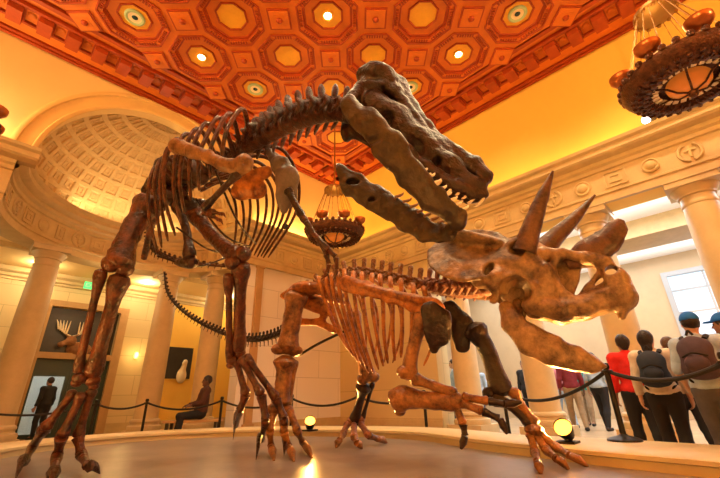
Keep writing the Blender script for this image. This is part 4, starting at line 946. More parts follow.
tsk = f.build('skull', M['tricskull'], tx, label='large tan skull facing right')
def hornf(pts, rr, name):
    c = spline(pts, 6); ts = np.linspace(0, 1, len(c)); r = np.interp(ts, np.linspace(0, 1, len(rr)), rr); b = MB(); b.tube(c, list(r), 14, noise=.035); b.build(name, M['horn'], tsk)
hornf([S_(524,252,-.20), S_(530,232,-.21), S_(540,203,-.24), S_(553,171,-.28)], [.10,.092,.075,.055,.010], 'brow_horn')
hornf([S_(541,256,.16), S_(552,240,.20), S_(572,221,.24), S_(595,195,.28)], [.105,.095,.075,.05,.010], 'brow_horn')
b = MB(); c = spline([S_(566,264), S_(590,252), S_(609,239), S_(621,220)], 6); b.tube(c, list(np.interp(np.linspace(0, 1, len(c)), [0,.3,.6,.9,1], [.06,.13,.115,.08,.03])), 14, noise=.03, flat=(H.l, .62)); b.build('nose_horn', M['horn'], tsk)
# lower jaw
f = Field(np.minimum(S_(495,380,-.3), S_(610,300,.3))-.25, np.maximum(S_(495,380,-.3), S_(610,300,.3))+.25, .0145)
for sg in (1, -1):
    g = (lambda x, y, l: S_(x, y, -l)) if sg == 1 else (lambda x, y, l: H.mir(S_(x, y, -l)))
    f.chain([g(506,308,.15), g(513,324,.17), g(530,340,.16), g(552,351,.11), g(576,358,.05)], [.06,.085,.11,.11,.10], .03, axis=H.l, squash=.6)
    f.chain([g(516,322,.12), g(518,302,.10)], [.055,.04], .03, axis=H.l, squash=.5)
    f.chain([g(528,330,.15), g(556,342,.10)], [.04,.035], .03)
f.chain([S_(572,358), S_(590,364), S_(606,366)], [.10,.075,.014], .03)
f.rough(.006, 18, 14)
tj = f.build('lower_jaw', M['tricskull'], tx, label='brown beaked lower jaw')
# backbone
wn = vertebra_mesh('neck', 'neck_vertebra', M['tricdark']); wd = vertebra_mesh('dorsal', 'back_vertebra', M['tric']); wt = vertebra_mesh('tail', 'tail_vertebra', M['tricdark'])
mred = mat('triceratops_red_brown_bone', (.30,.11,.055), .42, col2=(.09,.03,.02), vscale=8, bump=.4); wn.materials[0] = mred
spine(tx, wd, 'back_vertebra', [Q(302,300,5.15), Q(325,284,5.05), Q(355,274,4.85), Q(390,279,4.5), Q(424,287,4.2)], 14, .155, .15, zs=.8)
spine(tx, wn, 'neck_vertebra', [Q(424,287,4.2), Q(446,291,4.0), Q(470,292,3.8), Q(492,288,3.6)], 8, .20, .24, zs=.8)
spine(tx, wt, 'tail_vertebra', [Q(300,308,5.2), Q(284,332,5.5), Q(250,340,5.8), Q(215,330,6.1), Q(185,313,6.35), Q(168,294,6.55), Q(164,272,6.7)], 48, .12, .035)
# ribs
nk = [(0.0, [Q(320,286,5.05), Q(318,278,4.80), Q(324,298,4.70), Q(334,324,4.68), Q(348,350,4.70)]),
      (0.35, [Q(348,276,4.88), Q(346,272,4.60), Q(348,300,4.48), Q(356,336,4.44), Q(370,374,4.46)]),
      (0.7, [Q(385,280,4.55), Q(384,278,4.34), Q(386,306,4.22), Q(388,334,4.20), Q(390,362,4.24)]),
      (1.0, [Q(420,288,4.2), Q(424,290,4.04), Q(424,310,3.98), Q(420,334,3.98), Q(416,352,4.02)])]
rib_family(tx, 'rib', nk, 13, .032, .020, M['tric_lamplit'])
fk = [(0.0, [Q(322,286,5.1), Q(330,290,5.4), Q(338,310,5.5), Q(344,330,5.5), Q(348,348,5.5)]),
      (0.5, [Q(370,278,4.7), Q(380,285,5.0), Q(390,310,5.1), Q(390,335,5.1), Q(384,362,5.0)]),
      (1.0, [Q(420,288,4.25), Q(430,296,4.5), Q(436,320,4.6), Q(432,345,4.6), Q(424,366,4.5)])]
rib_family(tx, 'rib', fk, 9, .024, .015, M['tric_lamplit'])
# pelvis
f = Field(Q(312,300,5.0)-[.65,.65,.55], Q(312,300,5.0)+[.65,.65,.5], .017); ax = _nv(EYE-Q(312,300,5.))
f.chain([Q(288,296,5.15), Q(304,288,5.0), Q(322,288,4.9), Q(338,296,4.8)], [.11,.16,.15,.09], .03, axis=np.array([0,0,1.]), squash=.5)
f.chain([Q(300,300,5.1), Q(318,305,5.05), Q(330,312,5.0)], [.09,.10,.07], .04).chain([Q(298,322,5.1), Q(318,322,5.0), Q(334,330,4.95)], [.05,.045,.05], .03).chain([Q(300,300,5.1), Q(297,322,5.1)], [.06,.05], .03).chain([Q(326,305,5.0), Q(322,324,5.)], [.045,.045], .03)
f.chain([Q(306,296,5.3), Q(330,300,5.5), Q(352,306,5.5)], [.09,.1,.07], .04, axis=np.array([0,0,1.]), squash=.4)
f.rough(.007, 18, 21); f.build('pelvis', M['tric_lamplit'], tx)
# near hind leg
def tleg(pts, rr, name, m=M['tric']):
    b = MB(); longbone(b, pts, *rr, noise=.05); return b
hip, kn, an = Q(296,298,4.95), Q(287,350,4.70), Q(281,404,4.48)
ax = _nv(np.cross(kn-hip, EYE-kn))
b = MB(); longbone(b, [hip+np.array([0,0,.05]), kn], .16, .12, .15, noise=.06); condyles(b, kn, ax, .10, (.10,.10,.07)); b.build('femur', M['tric'], tx)
b = MB(); longbone(b, [kn+_nv(an-kn)*.12, an], .16, .10, .12); longbone(b, [kn+_nv(an-kn)*.12-ax*.12, an-ax*.09], .045, .03, .04); b.build('shin_bone', M['tric'], tx)
b = MB(); condyles(b, an+_nv(an-kn)*.06, ax, .07, (.09,.09,.07))
mt = [(Q(274,412,4.42), Q(270,430,4.30)), (Q(282,413,4.38), Q(284,432,4.22)), (Q(290,411,4.40), Q(297,430,4.24))]
for a, c in mt: longbone(b, [a, c], .05, .04, .05)
ft = b.build('foot', M['tric'], tx)
for (a, c), p in zip(mt, ([gz(271,446,.08), gz(274,461,.0)], [gz(289,447,.08), gz(294,462,0)], [gz(303,443,.08), gz(312,458,0)])):
    b = MB(); digit(b, [c]+p[:1], .05, .042); b.tube([p[0], p[0]*.5+p[1]*.5+np.array([0,0,.02]), p[1]], [.036,.045,.012], 10); b.build('toe', M['tric'], ft)
# far hind leg
hip, kn, an = Q(352,312,5.5), Q(368,378,5.35), Q(356,420,5.5)
ax = _nv(np.cross(kn-hip, EYE-kn))
b = MB(); longbone(b, [hip, kn], .13, .085, .13); condyles(b, kn, ax, .08, (.09,.09,.08)); b.build('femur', M['tric'], tx)
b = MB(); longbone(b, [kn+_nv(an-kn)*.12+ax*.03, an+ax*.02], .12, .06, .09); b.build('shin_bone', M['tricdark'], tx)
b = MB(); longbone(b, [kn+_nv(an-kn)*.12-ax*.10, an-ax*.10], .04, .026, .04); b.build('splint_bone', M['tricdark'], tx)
b = MB(); condyles(b, an, ax, .06, (.08,.08,.07))
mt = [(Q(347,424,5.45), gz(343,434,.13)), (Q(354,425,5.42), gz(354,437,.13)), (Q(361,424,5.45), gz(368,435,.13))]
for a, c in mt: longbone(b, [a, c], .05, .04, .05)
ft = b.build('foot', mred, tx)
for (a, c), p in zip(mt, ([gz(339,441,.07), gz(336,448,0)], [gz(357,443,.07), gz(362,449,0)], [gz(378,439,.07), gz(387,443,0)])):
    b = MB(); digit(b, [c]+p[:1], .05, .042); b.tube([p[0], p[0]*.5+p[1]*.5+np.array([0,0,.02]), p[1]], [.036,.045,.012], 10); b.build('toe', M['tric'], ft)
# near shoulder blade, raised foreleg
f = Field(Q(390,298,4.4)-[.6,.85,.4], Q(390,298,4.4)+[.6,.85,.4], .015); ax = _nv(EYE-Q(390,298,4.4))
f.chain([Q(347,284,4.36), Q(366,289,4.24), Q(390,296,4.06), Q(414,303,3.90), Q(434,309,3.80)], [.10,.075,.07,.085,.11], .03, axis=ax, squash=.3); f.chain([Q(352,283,4.33), Q(390,293,4.03), Q(420,300,3.84)], [.02,.03,.04], .03); f.rough(.005, 18, 31)
f.build('shoulder_blade', M['tric_lamplit'], tx, label='long tan shoulder blade over the ribs, lamp orange painted in')
f = Field(Q(435,328,3.68)-[.35,.35,.35], Q(435,328,3.68)+[.35,.35,.35], .014); ax = _nv(EYE-Q(435,328,3.68))
f.chain([Q(430,310,3.70), Q(436,320,3.67), Q(438,334,3.66), Q(434,349,3.68)], [.085,.125,.115,.05], .03, axis=ax, squash=.4); f.rough(.006, 18, 33)
f.build('chest_plate', M['tricdark'], tx, label='dark bony chest plate below the near shoulder')
el = Q(408,376,3.80)
b = MB(); longbone(b, [Q(424,316,3.82), Q(414,345,3.80), el], .11, .065, .10); b.ball(Q(404,372,3.78), (.08,.08,.07), 10); b.build('upper_arm', M['tric'], tx)
wr = Q(456,402,3.62)
b = MB(); c = spline([Q(392,404,3.78), Q(404,398,3.74), Q(425,400,3.7), wr], 6); b.tube(c, list(np.interp(np.linspace(0, 1, len(c)), [0,.12,.3,.6,1], [.05,.125,.125,.085,.085])), 12, noise=.05); b.ball(Q(400,411,3.76), (.06,.06,.05), 8); b.build('ulna', M['tric'], tx)
b = MB(); longbone(b, [Q(413,378,3.76), Q(434,386,3.7), Q(455,394,3.64)], .07, .048, .065); b.build('radius', M['tric'], tx)
b = MB()
mt = [(Q(456,406,3.6), Q(463,424,3.52)), (Q(462,403,3.58), Q(482,411,3.45)), (Q(463,397,3.6), Q(488,401,3.5))]
for a, c in mt: longbone(b, [a, c], .05, .036, .045)
b.ball(Q(456,401,3.6), (.09,.08,.08), 10); ft = b.build('foot', M['tric'], tx)
for (a, c), p in zip(mt, ([Q(465,436,3.48), Q(461,449,3.46)], [Q(500,419,3.38), Q(507,434,3.34)], [Q(506,404,3.42), Q(522,402,3.36)])):
    b = MB(); digit(b, [c]+p[:1], .042, .036); b.tube([p[0], p[0]*.5+p[1]*.5, p[1]], [.03,.036,.012], 10); b.build('toe', M['tricdark'], ft)
# far foreleg, planted
f = Field(Q(462,330,4.0)-[.4,.4,.4], Q(462,330,4.0)+[.4,.4,.4], .015); ax = _nv(EYE-Q(462,330,4.))
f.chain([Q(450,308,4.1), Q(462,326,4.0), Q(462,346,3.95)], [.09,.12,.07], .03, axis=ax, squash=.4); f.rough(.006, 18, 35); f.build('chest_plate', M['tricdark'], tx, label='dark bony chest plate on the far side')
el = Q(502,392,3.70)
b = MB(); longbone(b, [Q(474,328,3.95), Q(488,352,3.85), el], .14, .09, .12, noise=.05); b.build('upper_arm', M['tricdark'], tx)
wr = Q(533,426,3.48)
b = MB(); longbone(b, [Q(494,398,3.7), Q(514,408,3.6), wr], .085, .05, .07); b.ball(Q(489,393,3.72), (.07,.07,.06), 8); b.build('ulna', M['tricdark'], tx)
b = MB(); longbone(b, [Q(512,390,3.66), Q(523,408,3.56), Q(535,424,3.47)], .065, .042, .06); b.build('radius', M['tric'], tx)
b = MB(); b.ball(Q(534,430,3.45), (.09,.085,.06), 10)
mt = [(Q(530,434,3.43), Q(535,452,3.36)), (Q(536,435,3.42), Q(546,450,3.33)), (Q(540,434,3.43), Q(556,447,3.34))]
for a, c in mt: longbone(b, [a, c], .045, .033, .042)
ft = b.build('foot', M['tric'], tx)
for (a, c), p in zip(mt, ([gz(538,463,.06), gz(541,474,0)], [gz(557,459,.07), gz(569,470,0)], [gz(570,456,.07), gz(588,467,0)])):
    b = MB(); digit(b, [c]+p[:1], .042, .034); b.tube([p[0], p[0]*.5+p[1]*.5+np.array([0,0,.015]), p[1]], [.03,.036,.012], 10); b.build('toe', M['tric'], ft)
# stand
b = MB(); b.tube(spline([Q(298,356,5.0), Q(318,344,5.0), Q(345,331,5.0)], 5), .018, 8); b.build('support_rod', M['steel'], tx)
# ================================================================== ROPE BARRIER, FLOOR LAMPS, BENCH
def stanchion(x, y, z, h, label):
    t = thing('rope_stanchion', label, 'rope stanchion', (x, y, z), 'black rope stanchions')
    b = MB(); b.lathe([(.15,0),(.15,.015),(.12,.03),(.04,.05),(.03,.06)], (x, y, z), 24, cap=True); b.build('post_base', M['steel'], t)
    b = MB(); b.lathe([(.027,.05),(.027,h-.06),(.036,h-.055),(.036,h-.02),(.03,h-.005),(.012,h)], (x, y, z), 16, cap=True); b.build('post', M['steel'], t)
    b = MB(); b.tube([(x+.05*math.cos(a), y+.05*math.sin(a), z+h-.08) for a in np.linspace(0, 2*PI, 13)], .008, 6); b.build('hook_ring', M['steel'], t)
    return np.array([x, y, z+h-.08])
def rope(a, c, sag, label):
    pts = [a+(c-a)*t+np.array([0, 0, -sag*4*t*(1-t)]) for t in np.linspace(0, 1, 21)]
    b = MB(); b.tube(pts, .02, 8); tag(b.build('barrier_rope', M['rope']), label, 'rope', 'black barrier ropes')
def at_height(px, py, z, d):     # a point at floor height below a sighted place
    p = P(px, py, d); return p[0], p[1], z
posts = []
for (px, py, d, l) in ((-42, 408, 6.9, 'black rope post beyond the left edge'), (96, 405, 7.9, 'black rope post behind the near shin bones, left of the second column'), (147, 402, 8.3, 'black rope post in front of the second stone column'), (222, 400, 8.1, 'black rope post just right of the seated visitor'), (292, 398, 7.6, 'black rope post behind the near hind foot of the horned skeleton'), (358, 403, 6.9, 'black rope post behind the far hind leg of the horned skeleton'), (425, 408, 6.6, 'black rope post under the raised foreleg'), (507, 418, 5.9, 'black rope post behind the planted foreleg')):
    x, y, _ = at_height(px, py, 0, d); posts.append(stanchion(x, y, 0, 0.93, l))
q = onz(625, 441, .37); posts.append(stanchion(q[0], q[1], .37, .72, 'nearest black rope post on the curb before the red jacket'))
q2 = onz(760, 452, .37); posts.append(stanchion(q2[0], q2[1], .37, .72, 'black rope post beyond the right edge'))
ROPEL = ['black rope at the left edge crossing the leftmost column', 'black rope between the near shin bones and the second column', 'black rope sagging from the second column post towards the seated visitor', 'black rope from right of the seated visitor to the near hind foot', 'black rope sagging on the bare wall corner between the hind legs', 'black rope from the far hind leg to below the raised foreleg', 'black rope behind the two front feet', 'black rope under the lower jaw running to the nearest post', 'black rope across the legs of the visitors at the right edge']
order = [(0,1),(1,2),(2,3),(3,4),(4,5),(5,6),(6,7),(7,8),(8,9)]
for (i, j), l in zip(order, ROPEL): rope(posts[i], posts[j], 0.06+0.055*float(np.linalg.norm(posts[i]-posts[j])), l)
# floor lamps at the feet of the skeletons
def floor_lamp(x, y, z, aim, label):
    t = thing('floor_lamp', label, 'floor lamp', (x, y, z), 'floor lamps lighting the skeletons'); d = _nv(np.array(aim)-np.array([x, y, z+.12])); c = np.array([x, y, z+.11])
    b = MB(); b.box((x-.09, y-.09, z), (x+.09, y+.09, z+.02)); b.tube([(x, y, z+.02), (x, y, z+.06)], .015, 8); b.build('lamp_base', M['steel'], t)
    b = MB(); b.tube([c-d*.10, c-d*.09, c+d*.0, c+d*.07], [.04, .06, .078, .085], 16, cap=False); b.tube([c-d*.10, c-d*.101], .04, 16); b.build('lamp_can', M['steel'], t)
    b = MB(); b.tube([c+d*.05, c+d*.055], .079, 20); b.build('lamp_lens', M['spot_on'], t)
    L = bpy.data.lights.new('floor_lamp_beam', 'SPOT'); L.energy = LAMP_W; L.color = (1.0, .46, .10); L.spot_size = math.radians(95); L.spot_blend = .6; L.shadow_soft_size = .03
    o = bpy.data.objects.new('floor_lamp_beam', L); link(o); o.parent = t; o.matrix_basis = abs_matrix(t).inverted() @ (Matrix.Translation(Vector(c+d*.09)) @ Vector(d).to_track_quat('-Z', 'Y').to_matrix().to_4x4())
LAMP_W = 520
la = P(310, 424, 5.9); la = (la[0], la[1], .37)
floor_lamp(*la, (2.6, 3.2, 2.4), 'glowing floor lamp on the curb left of the far hind foot')
lb = P(566, 436, 3.62); floor_lamp(lb[0], lb[1], .37, (1.9, 1.3, 1.9), 'glowing floor lamp on the curb by the planted front foot')
for (x, y, l) in ((-.9, 4.4, 'floor lamp on the curb out of view at the left'), (1.9, -2.35, 'floor lamp on the curb out of view behind the camera, right'), (-2.0, -1.2, 'floor lamp on the curb out of view behind the camera, left')):
    LAMP_W = 200
    floor_lamp(x, y, .37 if y > 3 or y < -2.2 else .25, (1.9, 3.3, 2.4), l)
# a bright globe lamp hanging in the colonnade
gl = P(590, 222, 9.3)
t = thing('globe_lamp', 'bright globe lamp hanging between the brow horns and the nose horn', 'hanging lamp', tuple(gl))
b = MB(); b.ball(gl, .10, 16); b.build('globe', M['lamp_on'], t)
b = MB(); b.tube([gl+[0, 0, .09], [gl[0], gl[1], 5.02]], .012, 8); b.lathe([(.04, .08), (.05, .10), (.02, .14)], tuple(gl), 12, cap=True); b.build('hanging_rod', M['gilt'], t)
# bench
bx, by = P(196, 405, 8.9)[:2]
t = thing('bench', 'low wooden bench under the seated visitor', 'bench', (bx, by, 0)); dirb = np.array([.78, -.62]); 
def bx4(b, u0, u1, w0, w1, z0, z1):
    n_ = np.array([-dirb[1], dirb[0]]); V = [(*(np.array([bx, by])+dirb*u+n_*w), z) for z in (z0, z1) for u, w in ((u0, w0), (u1, w0), (u1, w1), (u0, w1))]
    b.add(V, [(3,2,1,0),(4,5,6,7),(0,1,5,4),(1,2,6,5),(2,3,7,6),(3,0,4,7)])
b = MB(); bx4(b, -.62, .62, -.22, .22, .41, .46); b.build('bench_seat', M['frame_wood'], t, smooth=False)
for u in (-.56, .50):
    for w in (-.2, .14):
        b = MB(); bx4(b, u, u+.06, w, w+.06, 0, .41); b.build('bench_leg', M['darkpanel'], t, smooth=False)
b = MB(); bx4(b, -.5, .5, -.02, .02, .12, .16); bx4(b, -.53, -.5, -.18, .18, .12, .16); b.build('bench_rail', M['darkpanel'], t, smooth=False)

# ================================================================== PEOPLE
def hand_mesh(wrist, dirv, palmn, side, s):
    """palm, four unequal curled fingers and a thumb leaving the side of the palm"""
    w = np.array(wrist); d = _nv(dirv); n = _nv(np.array(palmn)-d*np.dot(palmn, d)); a = np.cross(d, n)*side
    f = Field(w-.17*s, w+.21*s+0*d, .0065) if False else Field(np.minimum(w, w+d*.2*s)-.10*s, np.maximum(w, w+d*.2*s)+.10*s, .0068)
    f.cap(w-d*.02*s, w+d*.03*s, .024*s, .026*s, .01)
    for k, (o, L) in enumerate(((-.030, .066), (-.010, .078), (.010, .074), (.030, .058))):
        b0 = w+d*.035*s+a*o*.8*s; b1 = w+d*.088*s+a*o*s; f.cap(b0, b1, .016*s, .012*s, .012)
        j1 = b1+(d*.92+n*.38)*L*.5*s; j2 = j1+(d*.6+n*.8)*L*.36*s; j3 = j2+(d*.25+n*.97)*L*.26*s
        f.cap(b1, j1, .0098*s, .0092*s, .002).cap(j1, j2, .0092*s, .0084*s, .002).cap(j2, j3, .0084*s, .007*s, .002)
    t0 = w+d*.028*s-a*.026*s; t1 = t0+(d*.6-a*.75+n*.25)*.04*s; t2 = t1+(d*.85-a*.35+n*.4)*.032*s; t3 = t2+(d*.9+n*.45)*.022*s
    f.cap(t0, t1, .014*s, .012*s, .008).cap(t1, t2, .0115*s, .010*s, .002).cap(t2, t3, .010*s, .0075*s, .002)
    return f.mesh()
def person(loc, face, label, h=1.72, skin='skinA', hair='hair', hairlen=0.0, cap=None, top='navy', legs='blackc', sleeve=1.0, stride=0.12, arms=None, sit=None, lean=0.0, turn=0.0, jacket=None, vox=.016, group=None):
    s = h/1.75; t = thing('person', label, 'person', loc, group, face)
    A = abs_matrix(t)
    R3 = np.array(A.to_3x3()); O = np.array(loc, float)
    W = lambda p: O+R3@(np.array(p, float)*s)
    V3 = lambda p: R3@np.array(p, float)
    if sit:
        hipz = .60; pelvis = (0, 0, hipz); hips = [(0, .09*k, hipz-.02) for k in (1, -1)]; knees = [(.44, .10*k+.02, .55) for k in (1, -1)]; ank = [(.47+.06*k, .10*k, .08) for k in (1, -1)]
    else:
        hipz = .93; pelvis = (0, 0, .95); hips = [(0, .095*k, .91) for k in (1, -1)]; knees = [(stride*.45*k+.03, .095*k, .49) for k in (1, -1)]; ank = [(stride*k-.02, .09*k, .08) for k in (1, -1)]
    lx = lambda z: lean*(z-hipz)
    tz = hipz-.93
    sh = [(lx(1.42+tz), .185*k, 1.42+tz) for k in (1, -1)]; chest = (lx(1.28+tz)+.01, 0, 1.27+tz); neck = (lx(1.5+tz), 0, 1.50+tz); head = np.array((lx(1.64+tz)+.025, 0, 1.635+tz))
    if arms is None: arms = [((-.03, .06, -.28), (.06, .02, -.25)), ((-.02, .06, -.28), (.05, .02, -.25))]
    el, wr = [], []
    for k, (sx, ar) in enumerate(zip((1, -1), arms)):
        e = np.array(sh[k])+np.array([ar[0][0], ar[0][1]*sx, ar[0][2]]); el.append(e); wr.append(e+np.array([ar[1][0], ar[1][1]*sx, ar[1][2]]))
    allp = np.array([W(p) for p in list(knees)+list(ank)+list(sh)+el+wr+[head+[0, 0, .16], head-[.14, 0, 0], head+[.14, 0, 0], (0, 0, 0), (0.1, .2, 1), (-.1, -.2, 1)]]); lo = allp.min(0)-.17*s; hi = allp.max(0)+.15*s; lo[2] = loc[2]-.03
    def torso(f, g=0.0, k=.05):
        f.cap(W(pelvis), W((lx(1.1+tz), 0, 1.10+tz)), (.125+g)*s, (.12+g)*s, k*s); f.ell(W((0, 0, hipz+.02)), np.array((.115+g, .165+g, .13+g))*s, R=R3.T, k=k*s)
        f.ell(W((lx(1.1+tz), 0, 1.12+tz)), np.array((.105+g, .145+g, .16+g))*s, R=R3.T, k=k*s); f.ell(W(chest), np.array((.118+g, .175+g, .19+g))*s, R=R3.T, k=k*s); f.cap(W(sh[0]), W(sh[1]), (.07+g)*s, None, k*s)
    def arm(f, k, g, upto=2, kk=.03):
        f.cap(W(sh[k]), W(el[k]), (.058+g)*s, (.042+g)*s, kk*s)
        if upto > 1: f.cap(W(el[k]), W(wr[k]), (.043+g)*s, (.028+g)*s, .02*s)
    def leg(f, k, g):
        f.cap(W(hips[k]), W(knees[k]), (.088+g)*s, (.058+g)*s, .04*s); mid = np.array(knees[k])*.68+np.array(ank[k])*.32-np.array([.015, 0, 0]); f.cap(W(knees[k]), W(mid), (.056+g)*s, (.055+g)*s, .02*s); f.cap(W(mid), W(ank[k]), (.055+g)*s, (.036+g)*s, .02*s)
    # the body: one continuous figure
    f = Field(lo, hi, vox); torso(f)
    for k in (0, 1):
        arm(f, k, 0); leg(f, k, 0); f.cap(W(ank[k]), W(np.array(ank[k])+[.13, 0, -.04]), .04*s, .034*s, .03*s)
    f.cap(W(neck), W(head+[-.015, 0, -.05]), .058*s, .052*s, .03*s)
    c, sn = math.cos(turn), math.sin(turn); HR = R3@np.array([[c, -sn, 0], [sn, c, 0], [0, 0, 1]]); hd = lambda p: W(head)+HR@(np.array(p, float)*s)
    f.ell(hd((-.01, 0, .02)), np.array((.098, .077, .108))*s, R=HR.T, k=.02*s); f.ell(hd((.03, 0, -.045)), np.array((.066, .058, .075))*s, R=HR.T, k=.03*s)
    f.cap(hd((.088, 0, .02)), hd((.112, 0, -.022)), .011*s, .016*s, .012*s); f.cap(hd((.082, -.03, .035)), hd((.082, .03, .035)), .013*s, None, .012*s)
    f.cap(hd((.085, -.02, -.058)), hd((.085, .02, -.058)), .011*s, None, .008*s); f.ell(hd((.075, 0, -.095)), np.array((.024, .026, .02))*s, k=.015*s)
    for y in (-1, 1): f.ell(hd((0, .079*y, -.005)), np.array((.022, .012, .033))*s, R=HR.T, k=.006*s); f.ell(hd((.092, .031*y, .012)), np.array((.016, .017, .011))*s, R=HR.T, k=.006*s, sub=True)
    ex = []; nv = 0
    hands = [hand_mesh(W(wr[k]), W(wr[k])-W(el[k]), V3((.3, -.8*(1, -1)[k], -.2)) if arms[k][1][2] < -.1 else V3((.1, -.3*(1, -1)[k], -.9)), (1, -1)[k], s*1.0) for k in (0, 1)]
    body = f.build('body', M[skin], t, extra=hands)
    b = MB(); 
    for y in (-1, 1): b.ball(hd((.083, .031*y, .012)), .012*s, 8)
    b.build('eyes', M['eye'], t)
    # hair or cap
    f = Field(W(head)-.22*s-[0, 0, hairlen], W(head)+.22*s, .013)
    f.ell(hd((-.02, 0, .035)), np.array((.108, .088, .108))*s, R=HR.T, k=0)
    if hairlen > 0: f.cap(hd((-.055, 0, .0)), hd((-.075, 0, -hairlen)), .085*s, .06*s, .04*s, axis=HR[:, 0], squash=.6)
    f.ell(hd((.095, 0, -.03)), np.array((.085, .085, .09))*s, R=HR.T, k=.01, sub=True)
    if hairlen == 0: f.cut(hd((0, 0, -.05)), HR@np.array([.25, 0, -1.0]))
    f.rough(.003, 60, 2); f.build('hair', M[hair], t)
    if cap:
        f = Field(W(head)-.25*s, W(head)+.25*s, .013); f.ell(hd((-.012, 0, .05)), np.array((.117, .095, .105))*s, R=HR.T, k=0); f.cut(hd((0, 0, .045)), HR@np.array([0, 0, -1.])); f.ell(hd((.13, 0, .052)), np.array((.075, .07, .012))*s, R=HR.T, k=.012); f.build('cap', M[cap], t)
    # clothes
    f = Field(lo, hi, vox); torso(f, .016)
    for k in (0, 1): arm(f, k, .016, 2 if sleeve >= 1 else 1)
    f.cap(W(neck), W(neck), .066*s, None, .03*s); f.ell(W((0, 0, hipz+.06)), np.array((.142, .195, .13))*s, R=R3.T, k=.03*s); f.cut(W((0, 0, hipz+.0)), (0, 0, -1)); f.cut(W(np.array(neck)+[0.02, 0, .015]), V3((.35, 0, 1)))
    for k in (0, 1):
        if sleeve >= 1: f.cap(W(wr[k])+(_nv(W(wr[k])-W(el[k])))*.02, W(wr[k])+_nv(W(wr[k])-W(el[k]))*.1, .055*s, None, .004, sub=True)
    f.rough(.004, 30, 3); f.build('jacket' if sleeve >= 1 else 'shirt', M[top], t)
    f = Field(lo, hi, vox); f.ell(W((0, 0, hipz+.0)), np.array((.135, .185, .13))*s, R=R3.T, k=.03)
    for k in (0, 1): leg(f, k, .018)
    f.cut(W((0, 0, hipz+.1)), (0, 0, 1)); f.cut(W((0, 0, .07)), (0, 0, -1)); f.rough(.004, 26, 4); f.build('trousers', M[legs], t)
    for k in (0, 1):
        a = np.array(ank[k]); f = Field(W(a)-.24*s, W(a)+.24*s, .012); f.cap(W(a+[-.04, 0, -.035]), W(a+[.15, .01*(1, -1)[k], -.045]), .044*s, .036*s, .01).cap(W(a+[0, 0, .02]), W(a+[0, 0, -.03]), .043*s, None, .02); f.cut((0, 0, loc[2]+.002), (0, 0, -1)); f.build('shoe', M['shoe'], t)
    return t, W, R3, s
def backpack(W, R3, s, z, m, label, strap, tz=0):
    s *= 1.04; z += .01; c = W((-.25, 0, z)); t = thing('backpack', label, 'backpack', c, 'backpacks worn by visitors')
    f = Field(c-.36*s, c+.36*s, .014); f.ell(c, np.array((.125, .145, .215))*s, R=R3.T, k=0); f.cap(W((-.24, .08, z-.13)), W((-.24, -.08, z-.13)), .09*s, None, .05).cap(W((-.22, .07, z+.10)), W((-.22, -.07, z+.10)), .08*s, None, .05); f.build('bag', M[m], t)
    f = Field(c-.4*s, c+.3*s, .013); f.ell(W((-.36, 0, z-.07)), np.array((.075, .105, .09))*s, R=R3.T, k=0); f.build('front_pocket', M[m], t)
    b = MB(); b.tube(spline([W((-.26, .03, z+.23)), W((-.26, .0, z+.28)), W((-.26, -.03, z+.23))], 5), .011, 6); b.build('handle', M[strap], t)
    b = MB(); b.tube(spline([W((-.36, .11, z-.0)), W((-.41, 0, z+.035)), W((-.36, -.11, z-.0))], 5), .008, 6); b.build('zip', M[strap], t)
    for k in (1, -1):
        b = MB(); b.tube(spline([W((-.13, .10*k, z+.20)), W((-.02, .12*k, z+.235)), W((.10, .125*k, z+.12)), W((.135, .13*k, z-.06)), W((.07, .17*k, z-.2)), W((-.13, .14*k, z-.24))], 5), .024, 8, flat=(R3@np.array([1., 0, 0.]), .45)); b.build('strap', M[strap], t)
def away(p): return math.atan2(p[1]-0.0, p[0]-0.0)
def stand(px, py, d): p = P(px, py, d); return (p[0], p[1], 0.0)
# the group at the right, backs to us
p = stand(623, 345, 5.0); person(p, away(p)+.25, 'person in a bright red jacket facing away at the right', 1.50, 'skinB', top='red', legs='blackc', hairlen=.05)
p = stand(648, 345, 4.35); _, W, R3, s = person(p, away(p)-.1, 'person in a cream top with a dark backpack, beside the red jacket', 1.45, 'skinA', hairlen=.16, top='cream', legs='blackc', stride=.16, turn=-.3); backpack(W, R3, s, 1.24, 'navy', 'black rounded backpack on the cream top', 'blackc')
p = stand(689, 322, 3.85); _, W, R3, s = person(p, away(p)-.15, 'person in a blue cap and grey-blue shirt with a plum backpack', 1.52, 'skinA', cap='bluecap', top='greyblue', legs='greyt', sleeve=.5, stride=.14, arms=[((-.02,.07,-.27),(.14,-.02,-.2)), ((-.03,.08,-.27),(.16,-.02,-.19))], turn=.4); backpack(W, R3, s, 1.25, 'plum', 'dark plum backpack on the grey-blue shirt', 'blackc')
p = stand(726, 324, 3.95); person(p, away(p)+1.3, 'person in a blue cap and pale shirt at the right edge', 1.53, 'skinB', cap='bluecap', top='greyblue', legs='denim', sleeve=.5, arms=[((.08,.08,-.26),(.2,-.06,.03)), ((.02,.08,-.27),(.1,-.02,-.23))])
p = stand(670, 350, 4.85); person(p, away(p)+.5, 'person in a sand-coloured jacket between the two backpacks', 1.44, 'skinA', hair='hairb', hairlen=.12, top='sand', legs='blackc', stride=.2)
